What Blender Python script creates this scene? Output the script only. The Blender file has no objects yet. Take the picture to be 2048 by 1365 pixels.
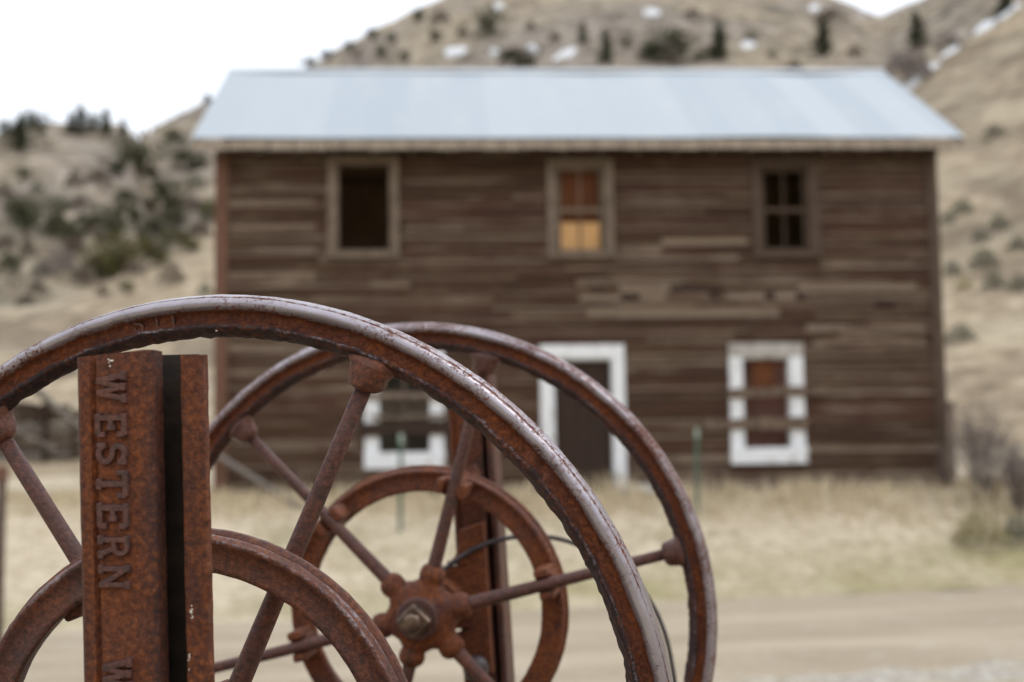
import bpy, bmesh, math, random
from mathutils import Vector, Matrix, noise
random.seed(7)
R = math.radians
sc = bpy.context.scene
COL = sc.collection

# ------------------------------------------------------------------ camera
F, CX, CY = 2844.44, 1024.0, 682.5          # 50 mm lens on a 36 mm, 2048 px wide frame
ZC = 1.4                                     # eye height over the road
PITCH, ROLL = R(5.4), R(0.8)
fwd = Vector((0, math.cos(PITCH), math.sin(PITCH)))
r0 = Vector((1, 0, 0)); u0 = Vector((0, -math.sin(PITCH), math.cos(PITCH)))
rgt = r0 * math.cos(ROLL) - u0 * math.sin(ROLL)
upv = r0 * math.sin(ROLL) + u0 * math.cos(ROLL)
EYE = Vector((0, 0, ZC))
cd = bpy.data.cameras.new('camera'); cam = bpy.data.objects.new('camera', cd); COL.objects.link(cam)
M = Matrix.Identity(4)
for i in range(3):
    M[i][0], M[i][1], M[i][2], M[i][3] = rgt[i], upv[i], -fwd[i], EYE[i]
cam.matrix_world = M
cd.lens = 50; cd.sensor_width = 36; cd.clip_start = 0.05; cd.clip_end = 6000
cd.dof.use_dof = True; cd.dof.focus_distance = 1.19; cd.dof.aperture_fstop = 5.2; cd.dof.aperture_blades = 0
sc.camera = cam

# ------------------------------------------------------------------ sky and sun (bright overcast)
SUN_EL, SUN_AZ = R(56), R(85)               # azimuth from +y towards +x; soft light from behind the clouds
w = bpy.data.worlds.new('World'); sc.world = w; w.use_nodes = True
nt = w.node_tree; nt.nodes.clear()
out = nt.nodes.new('ShaderNodeOutputWorld')
sky = nt.nodes.new('ShaderNodeTexSky'); sky.sky_type = 'NISHITA'; sky.sun_disc = False
sky.sun_elevation = SUN_EL; sky.sun_rotation = SUN_AZ
bg1 = nt.nodes.new('ShaderNodeBackground'); bg1.inputs[1].default_value = 0.05
bg2 = nt.nodes.new('ShaderNodeBackground'); bg2.inputs[1].default_value = 1.0
tc = nt.nodes.new('ShaderNodeTexCoord'); cl = nt.nodes.new('ShaderNodeTexNoise')
cl.inputs['Scale'].default_value = 1.6; cl.inputs['Detail'].default_value = 4
cr = nt.nodes.new('ShaderNodeValToRGB')
cr.color_ramp.elements[0].position = .3; cr.color_ramp.elements[0].color = (.92, .95, 1.0, 1)
cr.color_ramp.elements[1].position = .7; cr.color_ramp.elements[1].color = (1.08, 1.09, 1.10, 1)
ad = nt.nodes.new('ShaderNodeAddShader')
L = nt.links.new
L(tc.outputs['Generated'], cl.inputs['Vector']); L(cl.outputs['Fac'], cr.inputs[0]); L(cr.outputs[0], bg2.inputs[0])
# an overcast sky is brighter overhead than at the horizon
sx = nt.nodes.new('ShaderNodeSeparateXYZ'); L(tc.outputs['Generated'], sx.inputs[0])
zr = nt.nodes.new('ShaderNodeMapRange'); zr.inputs['From Min'].default_value = 0.0; zr.inputs['From Max'].default_value = 1.0
zr.inputs['To Min'].default_value = .84; zr.inputs['To Max'].default_value = 1.68; L(sx.outputs['Z'], zr.inputs['Value']); L(zr.outputs[0], bg2.inputs[1])
L(sky.outputs[0], bg1.inputs[0]); L(bg1.outputs[0], ad.inputs[0]); L(bg2.outputs[0], ad.inputs[1]); L(ad.outputs[0], out.inputs[0])
sd = bpy.data.lights.new('sun', 'SUN'); so = bpy.data.objects.new('sun', sd); COL.objects.link(so)
sd.energy = 0.9; sd.angle = R(25); sd.color = (1, .96, .9)
sdir = Vector((math.sin(SUN_AZ) * math.cos(SUN_EL), math.cos(SUN_AZ) * math.cos(SUN_EL), math.sin(SUN_EL)))
so.rotation_euler = sdir.to_track_quat('Z', 'Y').to_euler(); so.location = (0, 0, 60)
sc.view_settings.view_transform = 'Standard'; sc.view_settings.look = 'None'
sc.view_settings.exposure = 0.0; sc.view_settings.gamma = 1
sc.render.engine = 'CYCLES'; sc.cycles.use_denoising = True
sc.cycles.max_bounces = 6; sc.cycles.diffuse_bounces = 3; sc.cycles.glossy_bounces = 3

# ------------------------------------------------------------------ helpers
def link_bm(name, bm, mat, parent=None, smooth=False, recalc=True):
    if recalc: bmesh.ops.recalc_face_normals(bm, faces=bm.faces)
    me = bpy.data.meshes.new(name); bm.to_mesh(me); bm.free()
    if smooth:
        for p in me.polygons: p.use_smooth = True
    if mat: me.materials.append(mat)
    o = bpy.data.objects.new(name, me); COL.objects.link(o)
    if parent: o.parent = parent
    return o
def tag(o, label=None, cat=None, group=None, kind=None):
    if label: o['label'] = label
    if cat: o['category'] = cat
    if group: o['group'] = group
    if kind: o['kind'] = kind
    return o
def empty(name, mat4=None, loc=None):
    o = bpy.data.objects.new(name, None); COL.objects.link(o); o.empty_display_size = .1
    if mat4 is not None: o.matrix_world = mat4
    elif loc is not None: o.location = loc
    return o
def box(bm, x0, x1, y0, y1, z0, z1, mtx=None, bevel=0):
    vs = [bm.verts.new((x, y, z)) for x in (x0, x1) for y in (y0, y1) for z in (z0, z1)]
    fs = [bm.faces.new([vs[i] for i in q]) for q in ((0, 1, 3, 2), (4, 6, 7, 5), (0, 4, 5, 1), (2, 3, 7, 6), (0, 2, 6, 4), (1, 5, 7, 3))]
    if bevel:
        es = list({e for f in fs for e in f.edges})
        r = bmesh.ops.bevel(bm, geom=es, offset=bevel, segments=2, affect='EDGES', profile=.5)
        vs = list({v for f in r['faces'] for v in f.verts} | {v for v in vs if v.is_valid})
    if mtx is not None:
        for v in vs: v.co = mtx @ v.co
    return vs
def frame_of(t):
    t = t.normalized(); a = Vector((0, 0, 1)) if abs(t.z) < .9 else Vector((1, 0, 0))
    n = t.cross(a).normalized(); return n, t.cross(n).normalized()
def tube(bm, pts, radii, seg=12, cap=True, jitter=0, squash=None):
    pts = [Vector(p) for p in pts]; rings = []
    if not isinstance(radii, (list, tuple)): radii = [radii] * len(pts)
    n = None
    for i, p in enumerate(pts):
        t = (pts[min(i + 1, len(pts) - 1)] - pts[max(i - 1, 0)]).normalized()
        if n is None: n, b = frame_of(t)
        else:
            n = (n - t * n.dot(t)).normalized(); b = t.cross(n)
        ring = []
        for k in range(seg):
            a = 2 * math.pi * k / seg; rr = radii[i]
            if jitter: rr *= 1 + jitter * noise.noise(p * 90 + Vector((math.cos(a), math.sin(a), 0)) * 1.5)
            d = n * math.cos(a) + b * math.sin(a)
            if squash: d = Vector((d.x, d.y, d.z * squash))
            ring.append(bm.verts.new(p + d * rr))
        rings.append(ring)
    for i in range(len(rings) - 1):
        for k in range(seg):
            bm.faces.new((rings[i][k], rings[i][(k + 1) % seg], rings[i + 1][(k + 1) % seg], rings[i + 1][k]))
    if cap:
        bm.faces.new(rings[0][::-1]); bm.faces.new(rings[-1])
    return rings
def extrude_poly(bm, poly, z0, z1, steps=1, fn=None):
    """closed plan polygon (x,y) swept from z0 to z1; fn may displace a vertex"""
    rows = []
    for s in range(steps + 1):
        z = z0 + (z1 - z0) * s / steps
        rows.append([bm.verts.new(fn(Vector((x, y, z))) if fn else (x, y, z)) for x, y in poly])
    n = len(poly)
    for s in range(steps):
        for k in range(n):
            bm.faces.new((rows[s][k], rows[s][(k + 1) % n], rows[s + 1][(k + 1) % n], rows[s + 1][k]))
    bm.faces.new(rows[0][::-1]); bm.faces.new(rows[-1])
def ray(x, y): return fwd + rgt * ((x - CX) / F) - upv * ((y - CY) / F)

# ------------------------------------------------------------------ node material helper
class NM:
    def __init__(s, name):
        s.m = bpy.data.materials.new(name); s.m.use_nodes = True
        s.t = s.m.node_tree; s.t.nodes.clear()
        s.out = s.t.nodes.new('ShaderNodeOutputMaterial'); s.b = s.t.nodes.new('ShaderNodeBsdfPrincipled')
        s.t.links.new(s.b.outputs[0], s.out.inputs[0])
    def n(s, typ, **kw):
        nd = s.t.nodes.new('ShaderNode' + typ)
        for k, v in kw.items():
            if k in nd.inputs.keys(): nd.inputs[k].default_value = v
            else: setattr(nd, k, v)
        return nd
    def l(s, a, b): s.t.links.new(a, b)
    def coord(s, kind='Object', scale=(1, 1, 1), loc=(0, 0, 0)):
        t = s.n('TexCoord'); mp = s.n('Mapping'); mp.inputs['Scale'].default_value = scale; mp.inputs['Location'].default_value = loc
        s.l(t.outputs[kind], mp.inputs[0]); return mp.outputs[0]
    def pos(s, scale=(1, 1, 1)):
        g = s.n('NewGeometry'); mp = s.n('Mapping'); mp.inputs['Scale'].default_value = scale
        s.l(g.outputs['Position'], mp.inputs[0]); return mp.outputs[0]
    def noise(s, v, scale, detail=5, rough=.6, dist=0):
        nd = s.n('TexNoise'); nd.inputs['Scale'].default_value = scale; nd.inputs['Detail'].default_value = detail
        nd.inputs['Roughness'].default_value = rough; nd.inputs['Distortion'].default_value = dist
        s.l(v, nd.inputs['Vector']); return nd.outputs['Fac']
    def ramp(s, f, stops):
        nd = s.n('ValToRGB'); e = nd.color_ramp.elements
        while len(e) < len(stops): e.new(.5)
        for i, (p, c) in enumerate(stops):
            e[i].position = p; e[i].color = (c if isinstance(c, tuple) else (c, c, c)) + (1,)
        s.l(f, nd.inputs[0]); return nd.outputs[0]
    def mix(s, f, a, b, mode='MIX'):
        nd = s.n('Mix', data_type='RGBA', blend_type=mode)
        for sock, v in ((nd.inputs[0], f), (nd.inputs[6], a), (nd.inputs[7], b)):
            if isinstance(v, (int, float)): sock.default_value = v if sock == nd.inputs[0] else (v, v, v, 1)
            elif isinstance(v, tuple): sock.default_value = v + (1,)
            else: s.l(v, sock)
        return nd.outputs[2]
    def math(s, op, a, b=0.0, clamp=False):
        nd = s.n('Math', operation=op, use_clamp=clamp)
        for sock, v in ((nd.inputs[0], a), (nd.inputs[1], b)):
            if isinstance(v, (int, float)): sock.default_value = v
            else: s.l(v, sock)
        return nd.outputs[0]
    def attr(s, name):
        nd = s.n('Attribute', attribute_name=name); return nd
    def set(s, **kw):
        for k, v in kw.items():
            k = {'color': 'Base Color', 'rough': 'Roughness', 'metal': 'Metallic', 'spec': 'Specular IOR Level'}.get(k, k)
            i = s.b.inputs[k]
            if isinstance(v, (int, float)): i.default_value = v
            elif isinstance(v, tuple): i.default_value = v + (1,)
            else: s.l(v, i)
        return s
    def bump(s, h, strength=.5, dist=.001):
        nd = s.n('Bump'); nd.inputs['Strength'].default_value = strength; nd.inputs['Distance'].default_value = dist
        s.l(h, nd.inputs['Height']); s.l(nd.outputs[0], s.b.inputs['Normal']); return s

def rust(name, wear=True, orange=.5, sheen=.0, run=1.0, dark=1.0, spec=.3):
    m = NM(name); v = m.coord('Object'); vr = m.coord('Object', (1, run, 1))
    n1 = m.noise(vr, 24, 6, .68, .5); n2 = m.noise(v, 210, 6, .72); n3 = m.noise(v, 700, 4, .7); n4 = m.noise(vr, 7, 4, .6)
    c1 = m.ramp(n2, [(.32, (.060, .019, .009)), (.48, (.145, .041, .014)), (.60, (.225, .066, .019)), (.74, (.35, .115, .030))])
    c2 = m.ramp(n2, [(.34, (.036, .015, .012)), (.5, (.092, .031, .021)), (.68, (.165, .062, .042))])
    f = m.math('ADD', m.math('MULTIPLY', n1, .8), m.math('MULTIPLY', n4, .6))
    o = .22 * (orange - .5)
    col = m.mix(m.ramp(f, [(.60 - o, 0.), (.86 - o, 1.)]), c2, c1)
    dk = m.ramp(m.noise(vr, 40, 6, .7, .3), [(.34, 1.), (.48, 0.)])
    col = m.mix(m.math('MULTIPLY', dk, .55 * dark), col, (.026, .017, .018))
    pa = m.attr('patina_shade'); col = m.mix(m.math('MULTIPLY', pa.outputs['Fac'], m.ramp(n2, [(.42, 1.), (.66, .45)]), True), col, (.026, .0165, .0185))
    pits = m.ramp(n3, [(.32, 1.), (.42, 0.)])
    col = m.mix(m.math('MULTIPLY', pits, .6), col, (.022, .013, .011))
    rough = m.ramp(n1, [(.3, .50 - sheen), (.7, .74 - sheen)])
    h = m.math('ADD', m.math('MULTIPLY', n2, .7), m.math('MULTIPLY', n3, .4)); h = m.math('ADD', h, m.math('MULTIPLY', n1, .9))
    metal = 0.
    if wear:
        a = m.attr('wear')
        # hand-polished metal where the bead is rubbed bare, breaking up into rust specks
        k = m.math('ADD', m.math('MULTIPLY', a.outputs['Fac'], 1.2), m.math('MULTIPLY', m.math('SUBTRACT', n1, .5), 1.5))
        fl = m.math('MULTIPLY', m.ramp(m.noise(v, 260, 5, .8), [(.46, 0.), (.60, 1.)]), m.ramp(m.noise(v, 30, 4, .6), [(.36, .25), (.60, 1.5)]))
        k = m.ramp(m.math('SUBTRACT', k, m.math('MULTIPLY', fl, .52)), [(.24, 0.), (.84, 1.)])
        col = m.mix(k, col, m.mix(n1, (.235, .205, .228), (.43, .40, .425)))
        rough = m.mix(k, rough, .31)
        metal = m.math('MULTIPLY', k, .72)
        h = m.mix(m.math('MULTIPLY', k, .75), h, .9)
    m.set(color=col, rough=rough, metal=metal, spec=spec).bump(h, .9, .0020)
    return m.m
def plain(name, c, rough=.7, metal=0., var=.25, scale=20, bump=0, obj=True):
    m = NM(name); v = m.coord('Object') if obj else m.pos()
    n = m.noise(v, scale, 6, .65)
    a = tuple(x * (1 - var) for x in c); b = tuple(min(1, x * (1 + var)) for x in c)
    m.set(color=m.ramp(n, [(.3, a), (.7, b)]), rough=rough, metal=metal)
    if bump: m.bump(n, .5, bump)
    return m.m
M_RIM = rust('rust_polished_rim', orange=.8, dark=.7, spec=.25)
M_RUST = rust('rust_brown', wear=False, orange=.3, sheen=.12, spec=.5)
M_RUSTO = rust('rust_orange', wear=False, orange=.95)
M_POST = rust('rust_post_face', wear=False, orange=.85, run=.3, dark=.6)
M_FLANGE = rust('rust_post_flange', wear=False, orange=1.0, run=.3, dark=.8)
M_SLOT = plain('shaded_slot_grease', (.026, .015, .009), .8, 0, .8, 40, .001)  # grease made near-black to hold the shade deep in the post's slot
M_RING = rust('rust_ring', orange=.4, sheen=.10, spec=.5)
M_LETTER = rust('rust_letters', wear=False, orange=-.3, dark=1.2, sheen=.15, spec=.55)
M_SPOKE = rust('rust_spoke', wear=False, orange=-.1, sheen=.10, spec=.5)
M_NUT = plain('worn_nut_steel', (.14, .095, .07), .30, .7, .8, 60, .002)
M_WHITE_SPOT = plain('white_splash', (.75, .72, .62), .8, 0, .15, 200, .0005)
M_WIRE = plain('dark_wire', (.05, .04, .042), .5, .4, .4, 80)

# weathered clapboard: tone.r = how bare and grey, tone.g = redness, tone.b = random offset
def wood(name, axis=0, bare=1.0):
    m = NM(name); a = m.attr('tone'); sp = m.n('SeparateColor'); m.l(a.outputs['Color'], sp.inputs[0])
    s = [30, 30, 30]; s[axis] = .8
    tcn = m.n('TexCoord'); mp = m.n('Mapping'); mp.inputs['Scale'].default_value = s
    off = m.n('CombineXYZ'); m.l(m.math('MULTIPLY', sp.outputs[2], 37.), off.inputs[axis]); m.l(off.outputs[0], mp.inputs['Location'])
    m.l(tcn.outputs['Object'], mp.inputs[0]); v = mp.outputs[0]
    n1 = m.noise(v, 1.5, 6, .68, .4); n2 = m.noise(v, 5, 5, .72); n3 = m.noise(m.coord('Object'), .9, 4, .6); n5 = m.noise(v, .5, 4, .6, .5)
    brown = m.mix(sp.outputs[1], m.mix(n2, (.042, .021, .010), (.128, .072, .038)), m.mix(n2, (.042, .017, .0095), (.130, .057, .035)))
    brown = m.mix(m.ramp(n5, [(.40, .75), (.62, 0.)]), brown, (.040, .023, .015))
    grey = m.mix(n2, (.088, .056, .034), (.35, .275, .205))
    f = m.math('ADD', m.math('MULTIPLY', n1, 1.15), m.math('MULTIPLY', n3, .40)); f = m.math('ADD', f, m.math('MULTIPLY', m.math('SUBTRACT', n5, .5), .7))
    f = m.math('ADD', f, m.math('MULTIPLY', sp.outputs[0], .42 * bare))
    k = m.ramp(f, [(.86, 0.), (1.10, .40), (1.34, 1.)])
    col = m.mix(k, brown, grey)
    col = m.mix(m.math('MULTIPLY', m.ramp(n2, [(.30, 1.), (.44, 0.)]), .6), col, (.026, .015, .010))
    m.set(color=col, rough=.85, spec=.25).bump(n2, .6, .006)
    return m.m
M_SIDING = wood('weathered_siding', 0)
M_WOODV = wood('weathered_upright', 2)
def paint_white():
    m = NM('peeling_white_paint'); v = m.coord('Object'); n = m.noise(v, 5, 6, .7); n2 = m.noise(v, 40, 3)
    k = m.ramp(n, [(.36, 1.), (.45, 0.)])
    m.set(color=m.mix(k, m.mix(n2, (.82, .85, .88), (.88, .90, .92)), (.33, .28, .23)), rough=.6).bump(n, .3, .003); return m.m
M_PAINT = paint_white()
def trimwood(name, a, b):
    m = NM(name); v = m.coord('Object', (6, 6, 1.2)); n = m.noise(v, 3, 6, .7, .3)
    m.set(color=m.ramp(n, [(.32, a), (.68, b)]), rough=.85, spec=.25).bump(n, .4, .004); return m.m
M_PEELED = trimwood('peeled_paint_board', (.26, .23, .20), (.62, .60, .56))
M_NAILED = trimwood('nailed_dark_plank', (.05, .032, .022), (.26, .19, .14))
M_TRIMG = trimwood('grey_beige_trim', (.075, .053, .038), (.28, .22, .165))
M_TRIMD = trimwood('brown_trim', (.055, .036, .026), (.13, .092, .066))
M_RED = trimwood('faded_red_corner', (.115, .058, .038), (.19, .102, .070))
M_DOOR = trimwood('dark_door_planks', (.030, .019, .014), (.062, .038, .028))
M_INT = trimwood('interior_boards', (.20, .13, .075), (.36, .25, .15))
M_PLY = trimwood('orange_plywood', (.52, .29, .115), (.68, .41, .19))
M_REDBOARD = trimwood('red_interior_boards', (.040, .022, .017), (.21, .10, .078))
M_RUSTPAN = trimwood('rusty_panel', (.10, .036, .016), (.20, .075, .029))
M_PLANK = trimwood('bare_plank', (.075, .050, .037), (.31, .245, .19))
M_FASC = trimwood('pale_fascia', (.30, .245, .19), (.52, .445, .36))
M_GREYLOG = trimwood('grey_log', (.10, .085, .07), (.27, .24, .21))
def galv():
    m = NM('galvanised_sheet'); a = m.attr('tone'); sp = m.n('SeparateColor'); m.l(a.outputs['Color'], sp.inputs[0])
    v = m.coord('Object', (1, .25, .25)); n = m.noise(v, 2.2, 5, .6); n2 = m.noise(m.coord('Object'), 9, 4)
    c = m.mix(sp.outputs[0], (.33, .375, .41), (.385, .425, .455))
    c = m.mix(m.ramp(n, [(.52, 0.), (.75, .5)]), c, (.44, .455, .455))
    c = m.mix(m.ramp(n2, [(.60, 0.), (.8, .35)]), c, (.33, .345, .36))
    m.set(color=c, rough=.55, metal=.25, spec=.5); return m.m
M_ROOF = galv()
M_TPOST = plain('green_post_paint', (.075, .125, .092), .5, 0, .35, 30)
M_TTIP = plain('pale_post_tip', (.35, .45, .38), .5, 0, .2, 30)
M_STONE = plain('step_stone', (.38, .36, .33), .9, 0, .3, 8, .01)
def glassm():
    m = NM('old_window_glass'); m.set(color=(.55, .62, .64), rough=.08); m.b.inputs['Transmission Weight'].default_value = 1.0; m.b.inputs['IOR'].default_value = 1.45; return m.m
M_GLASS = glassm()

# ------------------------------------------------------------------ terrain
def smooth(t): t = max(0., min(1., t)); return t * t * (3 - 2 * t)
def road_edge(X): return 15.1 + .37 * X
def near_z(X, Y):
    e = road_edge(max(-14, min(14, X))) + .15
    h = 20.6 + .052 * X
    t = (Y - e) / max(2.2, h - e)
    return 1.10 * (.55 * smooth(t) + .45 * max(0, min(1, t)))
def az_of(x, y):
    d = ray(x, y); return math.atan2(d.x, d.y), d.z / math.hypot(d.x, d.y)
def layer(pts):
    L_ = []
    for x, y, d in pts:
        a, s = az_of(x, y); L_.append((a, d, ZC + d * s))
    return sorted(L_)
CREST = layer([(-400, 660, 60), (0, 622, 62), (110, 602, 64), (200, 572, 66), (300, 520, 70), (430, 448, 76), (700, 400, 84), (1100, 375, 92), (1400, 330, 96),
               (1650, 255, 100), (1780, 186, 102), (1880, 118, 104), (1960, 64, 106), (2048, 8, 108), (2300, -150, 110)])
SKYL = layer([(-500, 330, 230), (0, 268, 235), (60, 252, 235), (110, 244, 236), (170, 246, 238), (225, 252, 240), (262, 262, 240), (283, 268, 300), (300, 258, 380), (350, 232, 400), (430, 192, 410),
              (500, 168, 415), (620, 130, 420), (740, 62, 430), (870, 0, 440), (1000, -45, 450), (1200, -80, 460), (1450, -75, 470), (1600, -28, 470),
              (1690, 2, 470), (1760, 30, 470), (1830, 2, 470), (1950, -60, 460), (2048, -120, 450), (2400, -200, 430)])
def interp(L_, a):
    if a <= L_[0][0]: return L_[0][1:]
    for i in range(len(L_) - 1):
        if a <= L_[i + 1][0]:
            t = (a - L_[i][0]) / (L_[i + 1][0] - L_[i][0])
            return tuple(L_[i][k] + (L_[i + 1][k] - L_[i][k]) * t for k in (1, 2))
    return L_[-1][1:]
def gz(X, Y):
    d = math.hypot(X, Y); a = math.atan2(X, Y)
    D0 = 27.0
    if d <= D0:
        return near_z(X, Y)
    z0 = near_z(X * D0 / d, Y * D0 / d)
    dc, zc = interp(CREST, a); ds, zs = interp(SKYL, a)
    back = abs(a) > 1.0  # unseen hills behind the eye, raised to block low sky light
    if back:
        k = smooth((abs(a) - 1.0) / .9); n_ = noise.noise(Vector((math.sin(a) * 3, math.cos(a) * 3, 4))); dc = dc + (70 - dc) * k; ds = ds + (250 - ds) * k; zc = zc + (12 + 5 * n_ - zc) * k; zs = zs + (72 + 25 * n_ - zs) * k
    p = Vector((X, Y, 0))
    if d < dc:
        t = (d - D0) / (dc - D0); z = z0 + (zc - z0) * (.35 * t * t + .65 * t)
        z += (noise.fractal(p * .10, 1, 2, 4)) * .45 * smooth(t * 3) * smooth((1 - t) * 4 + .15)
        return z
    dv = dc + 35; zv = zc - (.25 * abs(zc) + 1.5) - (2 if zc > 10 else 0)
    if d < dv:
        return zc + (zv - zc) * smooth((d - dc) / 35)
    if d < ds:
        t = (d - dv) / (ds - dv); z = zv + (zs - zv) * t
        z += noise.fractal(p * .022, 1, 2, 5) * 5.5 * smooth(t * 4) * smooth((1 - t) * 5 + .05)
        z += noise.fractal(p * .11, 1, 2, 3) * .8 * smooth(t * 4)
        return z
    t = (d - ds) / 250
    return zs - 30 * t * t - 6 * t if d < ds + 600 else zs - 180
def hit(x, y, d0=14., d1=520.):
    r = ray(x, y); h = math.hypot(r.x, r.y); d = d0; last = None
    while d < d1:
        t = d / h; P = EYE + r * t
        if P.z <= gz(P.x, P.y):
            lo, hi = last if last else d0, d
            for _ in range(14):
                mid = (lo + hi) / 2; P = EYE + r * (mid / h)
                if P.z <= gz(P.x, P.y): hi = mid
                else: lo = mid
            P = EYE + r * (hi / h); return Vector((P.x, P.y, gz(P.x, P.y)))
        last = d; d *= 1.012
    P = EYE + r * (d1 * .8 / h); return Vector((P.x, P.y, gz(P.x, P.y)))

azs = [R(-180 + 3 * i) for i in range(47)] + [R(-39 + .22 * i) for i in range(int(78 / .22) + 1)] + [R(42 + 3 * i) for i in range(46)]
ds = [.15, .6, 1.5, 3, 5, 7, 9, 10.5, 11.5]
while ds[-1] < 27: ds.append(ds[-1] + .35)
while ds[-1] < 125: ds.append(ds[-1] * 1.018)
while ds[-1] < 520: ds.append(ds[-1] * 1.014)
ds += [600, 750, 1000, 1500, 2500, 4000]
i_g = min(range(len(ds)), key=lambda i: abs(ds[i] - 30)); i_h = min(range(len(ds)), key=lambda i: abs(ds[i] - 128))
def terrain(name, i0, i1, mat):
    me = bpy.data.meshes.new(name); vs = []; fs = []; n = len(azs)
    for i in range(i0, i1 + 1):
        for a in azs:
            X, Y = ds[i] * math.sin(a), ds[i] * math.cos(a); vs.append((X, Y, gz(X, Y)))
    for i in range(i1 - i0):
        for k in range(n):
            k2 = (k + 1) % n; fs.append((i * n + k, i * n + k2, (i + 1) * n + k2, (i + 1) * n + k))
    if i0 == 0:
        vs.append((0, 0, 0)); c = len(vs) - 1
        for k in range(n): fs.append((k, c, (k + 1) % n))
    me.from_pydata(vs, [], fs)
    me.flip_normals() if me.polygons[0].normal.z < 0 else None
    for p in me.polygons: p.use_smooth = True
    if name == 'ground':                        # greener turf along the road's far edge, where the run-off keeps it damp
        gv = []
        for (X, Y, Z) in vs:
            e = road_edge(X); q = Y - e; n_ = noise.noise(Vector((X * .5, Y * 1.1, 2))) + .5 * noise.noise(Vector((X * 1.6, Y * 2, 2)))
            gv.append(max(0, min(1, smooth((1.6 - abs(q - .6)) / 1.2) * (.75 + .8 * n_) * (.45 + .55 * smooth((X + 1.5) / 3)))))
        at = me.attributes.new('green', 'FLOAT', 'POINT'); at.data.foreach_set('value', gv)
    me.materials.append(mat); o = bpy.data.objects.new(name, me); COL.objects.link(o)
    return tag(o, kind='structure')
def m_ground():
    m = NM('dry_grass_ground'); v = m.pos()
    n1 = m.noise(v, .55, 6, .7); n2 = m.noise(v, 6, 5, .7); n3 = m.noise(v, 40, 4, .7)
    c = m.ramp(n2, [(.32, (.26, .21, .14)), (.5, (.46, .39, .285)), (.68, (.62, .54, .415))])
    c = m.mix(m.ramp(n1, [(.52, 0.), (.66, .6)]), c, (.215, .19, .095))
    c = m.mix(m.ramp(n3, [(.55, 0.), (.75, .5)]), c, (.50, .44, .34)); ga = m.attr('green'); c = m.mix(m.math('MULTIPLY', ga.outputs['Fac'], .75), c, m.mix(n2, (.17, .15, .062), (.31, .275, .135)))
    m.set(color=c, rough=.95, spec=.1).bump(n2, .6, .05); return m.m
def m_hill():
    m = NM('dry_hillside'); v = m.pos(); vs = m.pos((.30, .12, .30))
    n1 = m.noise(v, .16, 6, .65); n2 = m.noise(v, 1.1, 6, .72); n3 = m.noise(vs, .42, 6, .7, .8)
    c = m.ramp(n2, [(.34, (.165, .125, .082)), (.5, (.315, .252, .17)), (.66, (.445, .37, .262))])
    c = m.mix(m.ramp(n3, [(.45, 0.), (.58, .85)]), c, (.150, .115, .080))
    c = m.mix(m.ramp(n1, [(.50, 0.), (.68, .5)]), c, (.46, .40, .29))
    m.set(color=c, rough=.95, spec=.1).bump(n2, .6, .2); return m.m
def m_mount():
    m = NM('scree_mountain'); v = m.pos()
    n1 = m.noise(v, .022, 6, .62, .4); n2 = m.noise(v, .22, 6, .72); n3 = m.noise(v, .075, 6, .75)
    scree = m.ramp(n2, [(.34, (.090, .074, .058)), (.5, (.205, .172, .138)), (.66, (.33, .285, .238))])
    tan = m.ramp(n2, [(.34, (.145, .112, .078)), (.5, (.27, .222, .158)), (.66, (.40, .34, .25))])
    c = m.mix(m.ramp(n1, [(.42, 0.), (.58, 1.)]), scree, tan)
    c = m.mix(m.ramp(n3, [(.54, 0.), (.64, .8)]), c, (.105, .092, .066))
    m.set(color=c, rough=.95, spec=.1).bump(n2, .6, .8); return m.m
terrain('ground', 0, i_g, m_ground())
terrain('hillside', i_g, i_h, m_hill())
terrain('mountain', i_h, len(ds) - 1, m_mount())
# dirt road: a sheet just above the flat ground
def m_road():
    m = NM('packed_dirt'); v = m.pos(); vr = m.pos((.5, 2.0, 1)); n1 = m.noise(vr, .5, 6, .7, .4); n2 = m.noise(v, 14, 6, .72); n3 = m.noise(v, 2.4, 5, .6)
    c = m.ramp(n1, [(.32, (.25, .20, .14)), (.5, (.325, .268, .195)), (.7, (.39, .33, .25))])
    c = m.mix(m.ramp(n2, [(.52, 0.), (.72, .45)]), c, (.56, .52, .46))
    c = m.mix(m.ramp(n3, [(.60, 0.), (.74, .6)]), c, (.54, .51, .46)); ra_ = m.attr('rut'); c = m.mix(m.math('MULTIPLY', ra_.outputs['Fac'], .6), c, (.43, .36, .265))
    m.set(color=c, rough=.95, spec=.1).bump(n2, .5, .02); return m.m
bm = bmesh.new(); rows = []; NC = 30; rv = []
for i in range(241):
    X = -30 + .25 * i; row = []
    for k in range(NC + 1):
        t = k / NC; y = road_edge(X) - 6.1 + 6.05 * t
        if k == 0: y += .3 * noise.noise(Vector((X * .4, 3, 0)))
        if k == NC: y += min(0, .45 * noise.noise(Vector((X * .9, 9, 0))) + .2 * noise.noise(Vector((X * 3, 9, 0))) - .15)
        rut = max(math.exp(-((t - c_ - .02 * noise.noise(Vector((X * .3, c_ * 9, 0)))) / .055) ** 2) for c_ in (.30, .66))
        row.append(bm.verts.new((X, y, .012 - .007 * rut))); rv.append(max(0, min(1, rut * (.8 + .5 * noise.noise(Vector((X * .7, t * 4, 6)))))))
    rows.append(row)
for i in range(240):
    for k in range(NC): bm.faces.new((rows[i][k], rows[i + 1][k], rows[i + 1][k + 1], rows[i][k + 1]))
road = link_bm('dirt_road', bm, m_road()); tag(road, kind='structure')
at = road.data.attributes.new('rut', 'FLOAT', 'POINT'); at.data.foreach_set('value', rv)
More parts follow.
